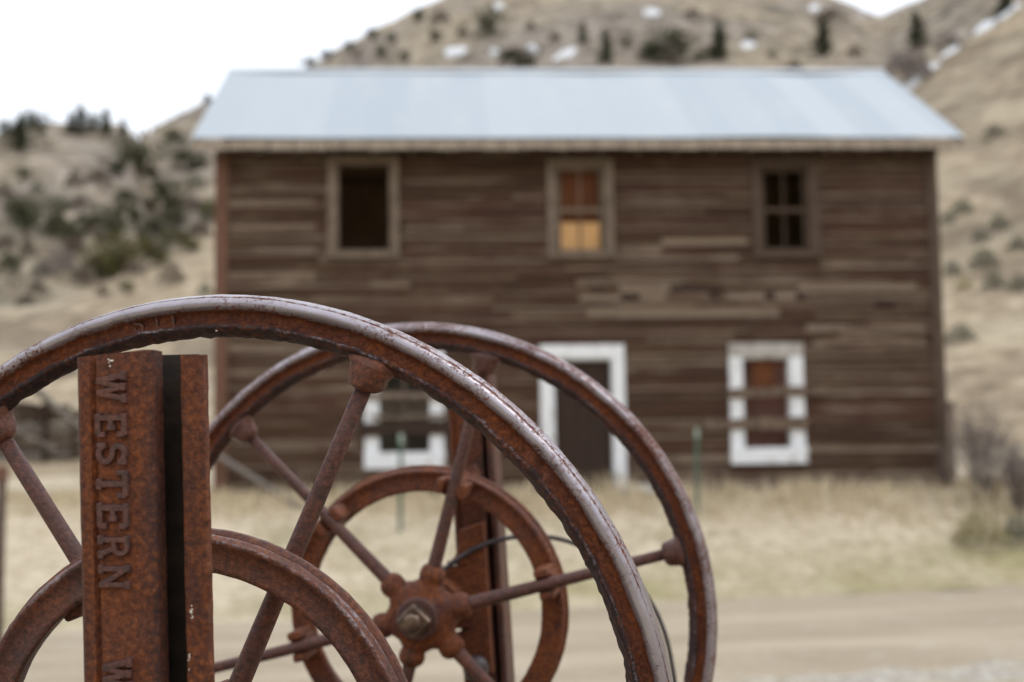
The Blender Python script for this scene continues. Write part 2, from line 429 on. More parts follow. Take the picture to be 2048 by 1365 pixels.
def m_gravel():
    m = NM('roadside_gravel'); v = m.pos(); n2 = m.noise(v, 11, 6, .8); n1 = m.noise(v, 2, 4)
    c = m.ramp(n2, [(.36, (.13, .11, .088)), (.5, (.32, .285, .235)), (.64, (.60, .575, .53))])
    m.set(color=m.mix(m.ramp(n1, [(.45, 0.), (.6, .7)]), c, (.36, .30, .20)), rough=.95).bump(n2, .8, .02); return m.m
bm = bmesh.new(); rows = []
for i in range(201):
    X = -20 + .2 * i
    rows.append([bm.verts.new((X, road_edge(X) - 5.9 - 2.6 * k / 4 + (.55 * noise.noise(Vector((X * .6, k * 3, 1))) + .3 * noise.noise(Vector((X * 2.1, k * 3, 1)))) * (1 if k in (0, 4) else .3), .014 if k < 4 else .006)) for k in range(5)])
for i in range(200):
    for k in range(4): bm.faces.new((rows[i][k], rows[i + 1][k], rows[i + 1][k + 1], rows[i][k + 1]))
tag(link_bm('gravel_shoulder', bm, m_gravel()), kind='structure')

# dry grass: blades too many to count
def set_tone(me, cols):
    at = me.color_attributes.new('tone', 'FLOAT_COLOR', 'CORNER'); at.data.foreach_set('color', cols)
def m_blade():
    m = NM('straw_blades'); a = m.attr('tone')
    m.set(color=a.outputs['Color'], rough=.9, spec=.1); return m.m
vs, fs, cols = [], [], []
rg = random.Random(3)
def blade(X, Y, h, c, lean=.35):
    z = gz(X, Y) - .01; a = rg.uniform(0, 6.28); wd = rg.uniform(.005, .014); l = rg.uniform(.1, lean) * h; b = rg.uniform(0, 6.28)
    dx, dy = math.cos(a) * wd, math.sin(a) * wd; i = len(vs)
    vs.extend([(X - dx, Y - dy, z), (X + dx, Y + dy, z), (X + math.cos(b) * l * .4, Y + math.sin(b) * l * .4, z + h * .6), (X + math.cos(b) * l, Y + math.sin(b) * l, z + h)])
    fs.append((i, i + 1, i + 2)); fs.append((i + 1, i + 3, i + 2))
    for _ in range(6): cols.extend((c[0], c[1], c[2], 1))
for _ in range(105000):
    X = rg.uniform(-17, 19); out_ = max(0, -8 - X, X - 10)
    if rg.random() < out_ / 8: continue
    e = road_edge(X); Y = e + .2 + (24.5 - e) * rg.random() ** .8
    hx = (X - .9); 
    if -4.35 < hx * .999 < 6.5 and Y > 21.05 + .052 * hx and False: continue
    u = X - .909; fy = 21 + .0524 * u
    if -5.3 < u < 5.6 and Y > fy - .03: continue
    k = 1.3 * noise.noise(Vector((X * .55, Y * .9, 0)))
    dw = fy - Y; tall = smooth((2.3 - dw) / .9) * (.35 + .65 * smooth((dw - .1) / .7)) if dw > 0 else .5
    kk = noise.noise(Vector((X * 1.7, Y * 1.7, 5)))
    if rg.random() > .50 + .35 * tall + k * .5 + kk * .5: continue
    h = (.05 + .17 * tall) * rg.uniform(.4, 1.6) * (1 + .6 * kk)
    t = rg.random(); g = smooth((e + 2.0 - Y) / 1.6 + k * 1.2) * .6
    c = [.46 + .30 * t, .38 + .27 * t, .245 + .215 * t]; gc = (.32, .29, .12)
    blade(X, Y, h, [c[i] * (1 - g) + gc[i] * g for i in range(3)])
me = bpy.data.meshes.new('dry_grass'); me.from_pydata(vs, [], fs); set_tone(me, cols); me.materials.append(m_blade())
o = bpy.data.objects.new('dry_grass', me); COL.objects.link(o); tag(o, 'pale dry grass on the bank between road and wooden house', 'grass', kind='stuff')

# ------------------------------------------------------------------ the wooden house
YAW = R(3.0)
HO = Vector((.909, 21.0, 1.141))
HM = Matrix.Translation(HO) @ Matrix.Rotation(YAW, 4, 'Z')        # x along the front, y into the house, z up
house = empty('wooden_house', HM)
tag(house, 'two-storey weathered brown clapboard house with pale metal roof and boarded lower windows', 'house')
XL, XR, ZT, DEP = -5.24, 5.55, 5.10, 6.6
OPEN = [(-3.45, -2.72, 3.60, 4.93), (-.205, .477, 3.56, 4.87), (2.89, 3.562, 3.56, 4.85), (-2.85, -2.16, .62, 1.965), (2.542, 3.185, .62, 1.965), (-.276, .538, -.05, 1.97)]
OPEN = [(a - q, b + q, c, d) for (a, b, c, d), q in zip(OPEN, (.02, .02, .02, .035, .035, .03))]
TRIMO = [(-3.625, -2.57, 3.49, 5.01), (-.35, .635, 3.47, 4.96), (2.735, 3.755, 3.45, 4.95), (-3.08, -1.93, .38, 2.17), (2.315, 3.43, .38, 2.17), (-.505, .745, -.08, 2.17)]
LIGHT = [(-5.1, -3.8, 4.37, .8), (-5.1, -3.8, 3.96, .9), (-5.1, -3.8, 3.60, .8), (-5.1, -3.8, 3.28, .9), (-5.2, -2.4, 3.06, .75), (-2.5, -1.6, 3.98, .6), (-2.3, -1.0, 3.05, .5), (1.35, 2.65, 3.70, 1.3), (.75, 1.35, 3.63, .8),
         (.68, 1.32, 4.26, .7), (3.75, 5.2, 3.40, .9), (3.75, 5.2, 4.02, .5), (.70, 2.1, 2.97, 1.2), (.1, 1.4, 2.84, .9), (2.3, 3.4, 2.84, 1.0), (3.4, 5.2, 2.95, 1.0), (.2, 2.6, 2.60, 1.0), (2.6, 3.1, 2.60, .7), (3.5, 5.3, 2.40, .8), (1.1, 2.4, 2.24, .6), (3.6, 5.3, 2.10, .6), (4.0, 5.3, 2.26, .9),
         (-5.1, -3.2, 2.12, .9), (-4.4, -3.9, 2.24, 1.0), (-5.2, 5.4, .04, .6), (-5.2, 5.4, .16, .55), (.9, 5.4, .28, .7), (.9, 2.3, .52, .6), (-5.0, -3.2, .75, .5)]
MISSING = [(1.46, 2.24, 2.94), (.72, 1.0, 2.84), (2.05, 2.17, 2.84), (2.88, 3.04, 2.84), (3.36, 3.50, 2.84), (4.55, 4.85, 2.72), (-4.4, -4.15, 2.36)]
def siding(name, xa, xb, za, zb, holes, seed, lights=(), missing=(), parent=None, mtx=None, extra=()):
    rg = random.Random(seed); vs, fs, cols = [], [], []
    H = .1187; nC = int(round((zb - za) / H)); H = (zb - za) / nC
    for c in range(nC):
        z0 = za + c * H; z1 = z0 + H; zm = (z0 + z1) / 2
        segs = [(xa, xb)]
        for (hx0, hx1, hz0, hz1) in holes:
            if hz0 < zm < hz1:
                ns = []
                for s in segs:
                    if hx1 <= s[0] or hx0 >= s[1]: ns.append(s); continue
                    if s[0] < hx0: ns.append((s[0], hx0))
                    if hx1 < s[1]: ns.append((hx1, s[1]))
                segs = ns
        for s in segs:
            x = s[0]
            while x < s[1] - .01:
                l = rg.uniform(1.1, 3.6); x1 = min(s[1], x + l)
                if s[1] - x1 < .35: x1 = s[1]
                cuts = [x, x1]
                for (lx0, lx1, lz, g) in lights:
                    if abs(lz - zm) < H * .5:
                        for q in (lx0, lx1):
                            if x + .05 < q < x1 - .05: cuts.append(q)
                for (mx0, mx1, mz) in missing:
                    if abs(mz - zm) < H * .5: cuts += [q for q in (mx0, mx1) if x + .03 < q < x1 - .03]
                cuts.sort()
                for q0, q1 in zip(cuts, cuts[1:]):
                    g = rg.random() ** 3 * .45
                    mid = (q0 + q1) / 2
                    for (lx0, lx1, lz, gg) in lights:
                        if abs(lz - zm) < H * .5 and lx0 < mid < lx1: g = gg * (rg.uniform(.85, 1.15) if 2.55 < zm < 3.05 and mid > 0 else rg.uniform(.45, .9))
                    if any(abs(mz - zm) < H * .5 and mx0 < mid < mx1 for mx0, mx1, mz in missing): continue
                    tone = (min(1, g), rg.random(), rg.random(), 1)
                    yb = -.030 + rg.uniform(-.008, .005); yt = -.006; dz = rg.uniform(-.006, .006)
                    sag = rg.uniform(-.014, .014)
                    nseg = max(1, int((q1 - q0) / .5)); i0 = len(vs); wf = rg.uniform(.12, .26); ew = (min(1.3, g + rg.random() ** 1.5 * 1.05), tone[1], tone[2], 1)
                    for k in range(nseg + 1):
                        xx = q0 + .002 + (q1 - q0 - .004) * k / nseg; ww = .006 * noise.noise(Vector((xx * 1.3, zm * 7, seed)))
                        zz0 = z0 + dz + ww + sag * (k / nseg - .5)
                        zt = zz0 + H * wf; vs.extend([(xx, yt, z1 + .012), (xx, yb + (yt - yb) * wf / 1.1, zt), (xx, yb, zz0), (xx, yb + .020, zz0), (xx, .0, z1 + .012)])
                    for k in range(nseg):
                        b = i0 + 5 * k
                        for q, tt in (((0, 1, 6, 5), tone), ((1, 2, 7, 6), ew), ((2, 3, 8, 7), tone), ((3, 4, 9, 8), tone)): fs.append(tuple(b + j for j in q)); cols.extend(tt * 4)
                    fs.append((i0, i0 + 4, i0 + 3, i0 + 2, i0 + 1)); cols.extend(tone * 5)
                    b = i0 + 5 * nseg; fs.append((b, b + 1, b + 2, b + 3, b + 4)); cols.extend(tone * 5)
                x = x1
    if mtx is not None: vs = [tuple(mtx @ Vector(v)) for v in vs]
    me = bpy.data.meshes.new(name); me.from_pydata(vs, [], fs); set_tone(me, cols); me.materials.append(M_SIDING)
    o = bpy.data.objects.new(name, me); COL.objects.link(o); o.parent = parent; return o
siding('front_siding', XL + .02, XR - .02, -.06, ZT, [(a + .03, b - .03, c + .03, d - .03) for a, b, c, d in TRIMO], 5, LIGHT, MISSING, house)
mt = Matrix.Translation((XL, 0, 0)) @ Matrix.Rotation(R(-90), 4, 'Z')
siding('side_siding', -DEP, 0, -.06, ZT, [], 6, parent=house, mtx=mt)
mt = Matrix.Translation((XR, 0, 0)) @ Matrix.Rotation(R(90), 4, 'Z')
siding('side_siding', 0, DEP, -.06, ZT, [], 8, parent=house, mtx=mt)
mt = Matrix.Translation((0, DEP, 0)) @ Matrix.Rotation(R(180), 4, 'Z')
siding('rear_siding', -XR, -XL, -.06, ZT, [], 9, parent=house, mtx=mt)
# inner shell: sheathing with openings, floors, partition
def holed_wall(bm, xa, xb, za, zb, holes, y0, y1):
    xs = sorted({xa, xb} | {h[0] for h in holes} | {h[1] for h in holes}); zs = sorted({za, zb} | {h[2] for h in holes} | {h[3] for h in holes})
    xs = [x for x in xs if xa <= x <= xb]; zs = [z for z in zs if za <= z <= zb]
    for i in range(len(xs) - 1):
        for k in range(len(zs) - 1):
            mx, mz = (xs[i] + xs[i + 1]) / 2, (zs[k] + zs[k + 1]) / 2
            if any(h[0] < mx < h[1] and h[2] < mz < h[3] for h in holes): continue
            for y in (y0, y1):
                bm.faces.new([bm.verts.new(p) for p in ((xs[i], y, zs[k]), (xs[i + 1], y, zs[k]), (xs[i + 1], y, zs[k + 1]), (xs[i], y, zs[k + 1]))])
    for (a, b, c, d) in holes:
        for q in (((a, c), (a, d)), ((b, c), (b, d)), ((a, c), (b, c)), ((a, d), (b, d))):
            (p0, p1) = q; bm.faces.new([bm.verts.new(p) for p in ((p0[0], y0, p0[1]), (p1[0], y0, p1[1]), (p1[0], y1, p1[1]), (p0[0], y1, p0[1]))])
bm = bmesh.new(); holed_wall(bm, XL + .01, XR - .01, -.05, ZT - .01, OPEN, .003, .10); link_bm('sheathing', bm, M_DOOR, house, recalc=False)
bm = bmesh.new()
box(bm, XL + .01, XR - .01, .11, DEP - .01, 2.60, 2.80); box(bm, XL + .01, XR - .01, .11, DEP - .01, -.1, -.01); box(bm, XL + .01, XR - .01, .11, DEP - .01, 5.06, 5.09)
box(bm, XL + .01, XR - .01, 3.0, 3.1, 0, 2.58); box(bm, XL + .01, XR - .01, 2.2, 2.3, 2.82, 5.05)
for x in (-1.4, 1.7): box(bm, x, x + .1, .12, 2.9, 0, 2.59); box(bm, x, x + .1, .12, 2.19, 2.81, 5.05)
link_bm('interior_floor', bm, M_INT, house)
# gable triangles
for x in (XL - .01, XR - .02):
    bm = bmesh.new(); v_ = [[bm.verts.new((xx, yy, zz)) for yy, zz in ((0, ZT - .02), (DEP, ZT - .02), (DEP / 2, 7.0))] for xx in (x, x + .03)]
    for k in range(3): bm.faces.new((v_[0][k], v_[0][(k + 1) % 3], v_[1][(k + 1) % 3], v_[1][k]))
    bm.faces.new(v_[0]); bm.faces.new(v_[1][::-1]); link_bm('gable', bm, M_TRIMD, house)
# corner boards
bm = bmesh.new(); box(bm, XL - .03, XL + .16, -.05, -.028, -.12, ZT - .01); box(bm, XL - .03, XL - .008, -.027, .14, -.12, ZT - .01)
link_bm('corner_board', bm, M_RED, house)['label'] = 'faded red-brown corner board'
bm = bmesh.new(); box(bm, XR - .14, XR + .03, -.05, -.028, -.12, ZT - .01); box(bm, XR + .008, XR + .03, -.027, .14, -.12, ZT - .01)
link_bm('corner_board', bm, M_TRIMD, house)['label'] = 'dark brown corner board'
bm = bmesh.new(); box(bm, XR - .02, XR + .10, -.12, -.055, -.2, 1.35, Matrix.Rotation(R(.8), 4, 'Y')); link_bm('prop_board', bm, M_PLANK, house)
# grey boards along the foot of the wall
bm = bmesh.new(); box(bm, .80, 5.45, -.075, -.052, -.12, .14); box(bm, XL + .2, -.55, -.075, -.052, -.14, .10); link_bm('skirting_board', bm, M_PLANK, house)
# roof
EZ, EY, RZ, RY, RX0, RX1 = 5.205, -.42, 7.285, 3.3, -5.56, 5.89
def roof_side(name, flip):
    rg = random.Random(12); vs, fs, cols = [], [], []
    pitch = .0835; n = int((RX1 - RX0) / pitch) * 4; rows = 9
    tones = [rg.random() for _ in range(40)]
    for i in range(n + 1):
        x = RX0 + (RX1 - RX0) * i / n
        for k in range(rows + 1):
            t = k / rows; y = EY + (RY - EY) * t; z = EZ + (RZ - EZ) * t
            z += .006 * math.sin(i / 4 * 2 * math.pi) + .02 * noise.noise(Vector((x * .5, t * 2, 4))) + (.03 * noise.noise(Vector((x * .8, 1, 2))) * t)
            if flip: y = 2 * RY - y
            vs.append((x, y, z))
    for i in range(n):
        tn = tones[int((i / n) * (RX1 - RX0) / .62)]
        for k in range(rows):
            b = i * (rows + 1) + k; q = (b, b + rows + 1, b + rows + 2, b + 1)
            fs.append(q[::-1] if flip else q); cols.extend((tn, tn, tn, 1) * 4)
    me = bpy.data.meshes.new(name); me.from_pydata(vs, [], fs); set_tone(me, cols); me.materials.append(M_ROOF)
    for p in me.polygons: p.use_smooth = True
    o = bpy.data.objects.new(name, me); COL.objects.link(o); o.parent = house; return o
roof_side('metal_roof', False); roof_side('metal_roof', True)
sl = (RZ - EZ) / (RY - EY)
bm = bmesh.new()                                # ridge cap
poly = [(-.16, -.16 * sl + .028), (0, .04), (.16, -.16 * sl + .028), (.16, -.16 * sl + .020), (0, .030), (-.16, -.16 * sl + .020)]
ra = [[bm.verts.new((x, RY + a, RZ + b)) for a, b in poly] for x in (RX0 - .01, RX1 + .01)]
for k in range(6): bm.faces.new((ra[0][k], ra[0][(k + 1) % 6], ra[1][(k + 1) % 6], ra[1][k]))
link_bm('ridge_cap', bm, plain('ridge_metal', (.42, .45, .47), .5, .3), house)
bm = bmesh.new(); rg = random.Random(4); x = RX0 + .06   # pale board ends under the sheet edge
while x < RX1 - .1:
    l = rg.uniform(.16, .42); x1 = min(RX1 - .06, x + l)
    box(bm, x, x1 - .018, EY + .035, EY + .060, EZ - .155 + rg.uniform(-.012, .008), EZ - .022); x = x1
link_bm('fascia', bm, M_FASC, house)
for i in range(20):
    x = XL + .05 + (XR - XL - .15) * i / 19; bm = bmesh.new()
    box(bm, x, x + .05, EY + .065, -.03, ZT - .06 - .05, ZT + .00, None)
    link_bm('rafter_tail', bm, M_TRIMD, house)
for ya_, yb_ in ((EY + .063, 0.0), (DEP, DEP - EY - .06)):
    bm = bmesh.new(); box(bm, RX0 + .04, RX1 - .04, ya_, yb_, ZT + .035, ZT + .05); link_bm('soffit', bm, M_TRIMD, house)
for x in (RX0 + .015, RX1 - .04):
    bm = bmesh.new()
    for s in (1, -1):
        p0 = Vector((x, EY + .03 if s == 1 else 2 * RY - EY - .03, EZ - .03)); p1 = Vector((x, RY, RZ - .045))
        vv = [bm.verts.new(p) for p in (p0, p0 + Vector((.025, 0, 0)), p1 + Vector((.025, 0, 0)), p1)]; v2 = [bm.verts.new(v.co + Vector((0, 0, -.13))) for v in vv]
        for k in range(4): bm.faces.new((vv[k], vv[(k + 1) % 4], v2[(k + 1) % 4], v2[k]))
        bm.faces.new(vv); bm.faces.new(v2[::-1])
    link_bm('barge_board', bm, M_FASC, house)
# openings
def trim_frame(o_, t_, mat, sill=True, door=False, parent=None):
    bm = bmesh.new(); a, b, c, d = o_; A, B, C, D = t_; y0, y1 = -.062, -.030
    rg = random.Random(int(abs(a * 100)))
    box(bm, A, B, y0, y1, d, D, bevel=.004)
    j = lambda: rg.uniform(-.008, .008)
    zb = c if sill else C
    for (xa, xb) in ((A + j(), a), (b, B + j())): box(bm, xa, xb, y0 + .003, y1, zb, d - .003, bevel=.004)
    if sill: box(bm, A - .015, B + .015, y0 - .03, y1, C, c, bevel=.006)
    fr = link_bm('door_frame' if door else 'frame', bm, mat, parent)
    bm = bmesh.new()
    for (xa, xb) in ((a, a + .022), (b - .022, b)): box(bm, xa, xb, y1 + .002, .11, c, d - .001)
    box(bm, a + .022, b - .022, y1 + .002, .11, d - .024, d - .001)
    link_bm('jamb', bm, mat, fr); return fr
names = ['window'] * 5 + ['door']
mats = [M_TRIMG, M_TRIMG, M_TRIMD, M_PAINT, M_PAINT, M_PAINT]
wlab = ['empty upper window, no sash left', 'upper window with orange board in its lower half', 'upper window with dark four-pane sash', 'lower window nailed over with planks, glass inside', 'lower window nailed over with planks, red inside', 'dark plank door in a white frame']
wins = []
for i in range(6):
    e_ = empty(names[i]); e_.parent = house; e_.location = ((OPEN[i][0] + OPEN[i][1]) / 2, 0, OPEN[i][2]); e_['label'] = wlab[i]; wins.append(e_)
def wpart(i, name, bm, mat):
    off = wins[i].location
    for v in bm.verts: v.co -= Vector(off)
    return link_bm(name, bm, mat, wins[i])
for i in range(6):
    a, b, c, d = OPEN[i]; A, B, C, D = TRIMO[i]; bm = bmesh.new(); y0, y1 = -.062, -.030; rg = random.Random(i)
    j = lambda: rg.uniform(-.008, .008); sill = i < 5
    if i == 4:
        hb = bmesh.new(); box(hb, A, B, y0, y1, d, D, bevel=.004); wpart(i, 'head_board', hb, M_PEELED)
    else: box(bm, A, B, y0, y1, d, D, bevel=.004)
    for (xa, xb) in ((A + j(), a), (b, B + j())): box(bm, xa, xb, y0 + .003, y1, c if sill else C, d - .003, bevel=.004)
    for (xa, xb) in ((a, a + .012), (b - .012, b)): box(bm, xa, xb, y1 + .002, .115, c, d - .001)
    box(bm, a + .013, b - .013, y1 + .002, .115, d - .024, d - .001)
    wpart(i, 'frame', bm, mats[i])
    if sill:
        bm = bmesh.new(); box(bm, A - .015, B + .015, y0 - .03, y1, C, c - .002, bevel=.006); wpart(i, 'sill', bm, mats[i])
def sash(i, mull=True):
    a, b, c, d = OPEN[i]; a += .024; b -= .024; d -= .026; m = (c + d) / 2; bm = bmesh.new(); y0, y1 = .02, .055; xm = (a + b) / 2
    for (xa, xb) in ((a, a + .04), (b - .04, b)): box(bm, xa, xb, y0, y1, c, d)
    for (za, zb) in ((c, c + .05), (m - .03, m + .03), (d - .04, d)): box(bm, a + .041, b - .041, y0, y1, za, zb)
    for (za, zb) in ((c + .051, m - .031), (m + .031, d - .041)): box(bm, xm - .012, xm + .012, y0 + .004, y1 - .004, za, zb)
    return wpart(i, 'sash', bm, M_TRIMD if i == 2 else M_TRIMG)
sash(1); sash(2)
a, b, c, d = OPEN[1]
bm = bmesh.new(); box(bm, a + .02, b - .02, .062, .075, c, c + .46); wpart(1, 'plywood_board', bm, M_PLY)
bm = bmesh.new(); box(bm, a - .2, b + .2, .18, .20, c + .30, d + .1); wpart(1, 'inner_panel', bm, M_RUSTPAN)
a, b, c, d = OPEN[4]
bm = bmesh.new()
for k in range(12): box(bm, a - .1, b + .1, .125 + .008 * (k % 2), .145 + .008 * (k % 2), c - .02 + k * .115, c - .02 + k * .115 + .11)
wpart(4, 'inner_board', bm, M_REDBOARD)
bm = bmesh.new(); box(bm, a + .19, b - .2, .10, .122, c + .86, d - .05); wpart(4, 'orange_patch', bm, M_RUSTPAN)
a, b, c, d = OPEN[3]
bm = bmesh.new(); box(bm, a + .022, b - .022, .04, .045, c, d - .03); wpart(3, 'pane', bm, M_GLASS)
bm = bmesh.new(); box(bm, (a + b) / 2 - .015, (a + b) / 2 + .015, .025, .06, c, d - .03); box(bm, a + .023, (a + b) / 2 - .016, .025, .06, 1.25, 1.30); box(bm, (a + b) / 2 + .016, b - .023, .025, .06, 1.25, 1.30); wpart(3, 'sash', bm, M_TRIMG)
def plank(i, x0, x1, z, h, tilt, mat, seed):
    rg = random.Random(seed); bm = bmesh.new(); n = 10
    top = [(x0 + (x1 - x0) * k / n, z + h / 2 + rg.uniform(-.012, .012) + tilt * (k / n - .5)) for k in range(n + 1)]
    bot = [(x0 + (x1 - x0) * k / n + (rg.uniform(-.05, .05) if k in (0, n) else 0), z - h / 2 + rg.uniform(-.012, .012) + tilt * (k / n - .5)) for k in range(n + 1)]
    F0 = [[bm.verts.new((x, y, zz)) for x, zz in row] for y in (-.095, -.065) for row in (top, bot)]
    for k in range(n):
        bm.faces.new((F0[0][k], F0[0][k + 1], F0[1][k + 1], F0[1][k])); bm.faces.new((F0[2][k], F0[3][k], F0[3][k + 1], F0[2][k + 1]))
        bm.faces.new((F0[0][k], F0[2][k], F0[2][k + 1], F0[0][k + 1])); bm.faces.new((F0[1][k], F0[1][k + 1], F0[3][k + 1], F0[3][k]))
    for k in (0, n): bm.faces.new((F0[0][k], F0[1][k], F0[3][k], F0[2][k]))
    return wpart(i, 'plank', bm, mat)
plank(4, 2.28, 3.72, 1.44, .135, .04, M_NAILED, 1); plank(4, 1.90, 3.46, .97, .17, .02, M_NAILED, 2)
plank(3, -3.12, -1.80, 1.44, .11, -.02, M_PLANK, 3); plank(3, -3.15, -1.78, .97, .20, .03, M_DOOR, 4); plank(3, -3.0, -1.85, 1.14, .06, .01, M_PLANK, 6)
bm = bmesh.new(); a, b, c, d = OPEN[5]
nP = 6
for k in range(nP):
    x0 = a + .024 + (b - a - .048) * k / nP; x1 = a + .024 + (b - a - .048) * (k + 1) / nP; box(bm, x0 + .002, x1 - .002, .05, .085, c - .02, d - .03, bevel=.003)
box(bm, a + .06, b - .06, .087, .11, .3, .42); box(bm, a + .06, b - .06, .087, .11, 1.5, 1.62)
dl = wpart(5, 'door_leaf', bm, M_DOOR)
bm = bmesh.new(); tube(bm, [(.25, .0, 1.0), (.25, .05, 1.0)], [.03, .012], 10); hd = link_bm('handle', bm, M_WIRE, dl)
wins[5].name = 'door'
# step stone by the door
bm = bmesh.new(); bmesh.ops.create_icosphere(bm, subdivisions=3, radius=1)
for v in bm.verts:
    v.co *= 1 + .25 * noise.noise(v.co * 1.7 + Vector((5, 0, 0))); v.co = Vector((v.co.x * .30, v.co.y * .22, v.co.z * .13))
st = link_bm('step_stone', bm, M_STONE, smooth=True); st.location = HM @ Vector((.85, -.38, -.05)); st.location.z = gz(st.location.x, st.location.y) + .03
tag(st, 'pale grey stone at the foot of the white door frame', 'stone')
# leaning pole at the left corner
def bar(name, p0, p1, rad, mat, seg=10, parent=None, n=8, wob=.0):
    bm = bmesh.new(); pts = []
    p0, p1 = Vector(p0), Vector(p1)
    for k in range(n + 1):
        t = k / n; pts.append(p0.lerp(p1, t) + Vector((noise.noise(Vector((t * 3, 1, rad * 50))), noise.noise(Vector((t * 3, 5, rad * 50))), noise.noise(Vector((t * 3, 9, rad * 50))))) * wob)
    tube(bm, pts, [rad * (1 - .15 * k / n) for k in range(n + 1)], seg, jitter=.08); return link_bm(name, bm, mat, parent, smooth=True)
pp0 = HM @ Vector((XL + .02, -.16, .62)); pp1 = hit(612, 1020); 
tag(bar('leaning_pole', pp1 + Vector((0, 0, -.02)), pp0, .045, M_GREYLOG, wob=.03), 'grey wooden pole leaning from the grass to the house\'s left corner', 'pole')

# green steel posts in the grass
def tpost(x, ytop, d, label):
    r = ray(x, ytop); P = EYE + r * (d / math.hypot(r.x, r.y)); g = gz(P.x, P.y)
    e_ = empty('steel_post', loc=(P.x, P.y, g)); tag(e_, label, 'post', 'green steel fence posts')
    h = P.z - g
    bm = bmesh.new(); extrude_poly(bm, [(-.026, 0), (.026, 0), (.026, .006), (.005, .006), (.005, .036), (-.005, .036), (-.005, .006), (-.026, .006)], -.3, h - .12)
    z = .1
    while z < h - .15: box(bm, -.010, .010, -.010, -.0005, z, z + .012); z += .06
    link_bm('shaft', bm, M_TPOST, e_)
    bm = bmesh.new(); extrude_poly(bm, [(-.026, 0), (.026, 0), (.026, .006), (.005, .006), (.005, .036), (-.005, .036), (-.005, .006), (-.026, .006)], h - .12, h); link_bm('tip', bm, M_TTIP, e_)
    e_.rotation_euler = (0, R(1.0), R(8))
tpost(1391, 857, 19.6, 'thin green steel post standing right of the white-framed door')
tpost(799, 868, 18.3, 'thin green steel post in front of the left boarded window')
# post at the left edge of the picture
r = ray(2, 932); P = EYE + r * (12.4 / math.hypot(r.x, r.y)); e_ = empty('old_post', loc=(P.x, P.y, gz(P.x, P.y)))
tag(e_, 'short dark wooden post with reddish cap at the far left', 'post')
bm = bmesh.new(); tube(bm, [(0, 0, -.2), (0, 0, .4), (.01, 0, P.z - e_.location.z - .13)], [.045, .042, .04], 12, jitter=.1); link_bm('shaft', bm, M_TRIMD, e_, smooth=True)
bm = bmesh.new(); tube(bm, [(.01, 0, P.z - e_.location.z - .129), (.01, 0, P.z - e_.location.z - .02), (.01, 0, P.z - e_.location.z)], [.052, .05, .035], 12); link_bm('cap', bm, M_RED, e_)

# ruined log shed left of the house
def at_d(x, y, d): r = ray(x, y); return EYE + r * (d / math.hypot(r.x, r.y))
b0 = hit(90, 925); shed = empty('ruined_log_shed', loc=b0); tag(shed, 'collapsed dark log shed with grey fallen roof boards left of the house', 'shed')
inv = Matrix.Translation(-b0)
def shed_bar(nm, pa, pb, rad, mat, wob=.03):
    o = bar(nm, inv @ pa, inv @ pb, rad, mat, parent=shed, wob=wob); return o
DS = math.hypot(b0.x, b0.y)
for k in range(6):
    z = .12 + .2 * k
    shed_bar('wall_log', b0 + Vector((-1.3, .3, z)), b0 + Vector((.62 - .05 * k, .35 + .02 * k, z + .04)), .10, M_TRIMD if k % 3 else M_GREYLOG)
for k in range(5): shed_bar('side_log', b0 + Vector((.55, .2, .22 + .2 * k)), b0 + Vector((.75, 2.2, .2 + .2 * k)), .09, M_TRIMD)
shed_bar('corner_post', b0 + Vector((-.05, .1, -.1)), b0 + Vector((-.02, .12, 1.45)), .07, M_DOOR)
shed_bar('fallen_beam', at_d(30, 745, DS - .1), at_d(215, 905, DS - .25), .085, M_GREYLOG)
shed_bar('fallen_beam', at_d(-60, 770, DS), at_d(160, 742, DS + .2), .075, M_GREYLOG)
shed_bar('fallen_beam', at_d(-40, 830, DS), at_d(120, 905, DS - .3), .06, M_GREYLOG)
for k in range(6):
    bm = bmesh.new(); box(bm, -.08, .08, 0, 2.0, -.012, .012, Matrix.Translation((-1.1 + .25 * k, .2, 1.35 - .03 * k)) @ Matrix.Rotation(R(-14 + 5 * (k % 3)), 4, 'X') @ Matrix.Rotation(R(-8 + 6 * k), 4, 'Z')); link_bm('roof_board', bm, M_GREYLOG if k % 2 else M_TRIMD, shed)

# ------------------------------------------------------------------ plants
def m_leaf(name, a, b):
    m = NM(name); oi = m.n('ObjectInfo'); n = m.noise(m.coord('Object'), 3.0, 4, .7)
    c = m.mix(n, a, b); c = m.mix(m.math('MULTIPLY', oi.outputs['Random'], .45), c, tuple((x + y) / 2 * 1.35 for x, y in zip(a, b)))
    m.set(color=c, rough=.9, spec=.1); return m.m
M_CON = m_leaf('conifer_needles', (.024, .029, .015), (.070, .072, .036))
M_JUN = m_leaf('juniper_leaves', (.027, .032, .015), (.082, .086, .040))
M_OLV = m_leaf('olive_leaves', (.060, .060, .022), (.15, .135, .055))
M_BRN = m_leaf('brown_twigs', (.07, .052, .040), (.17, .13, .10))
M_SAGE = m_leaf('sage_leaves', (.10, .10, .072), (.24, .23, .17))
M_STRAWB = m_leaf('straw_bush', (.26, .23, .12), (.44, .38, .23))
M_PUR = m_leaf('purple_twigs', (.125, .102, .094), (.25, .21, .195))
M_BARK = plain('bark', (.10, .075, .055), .9, 0, .4, 6)
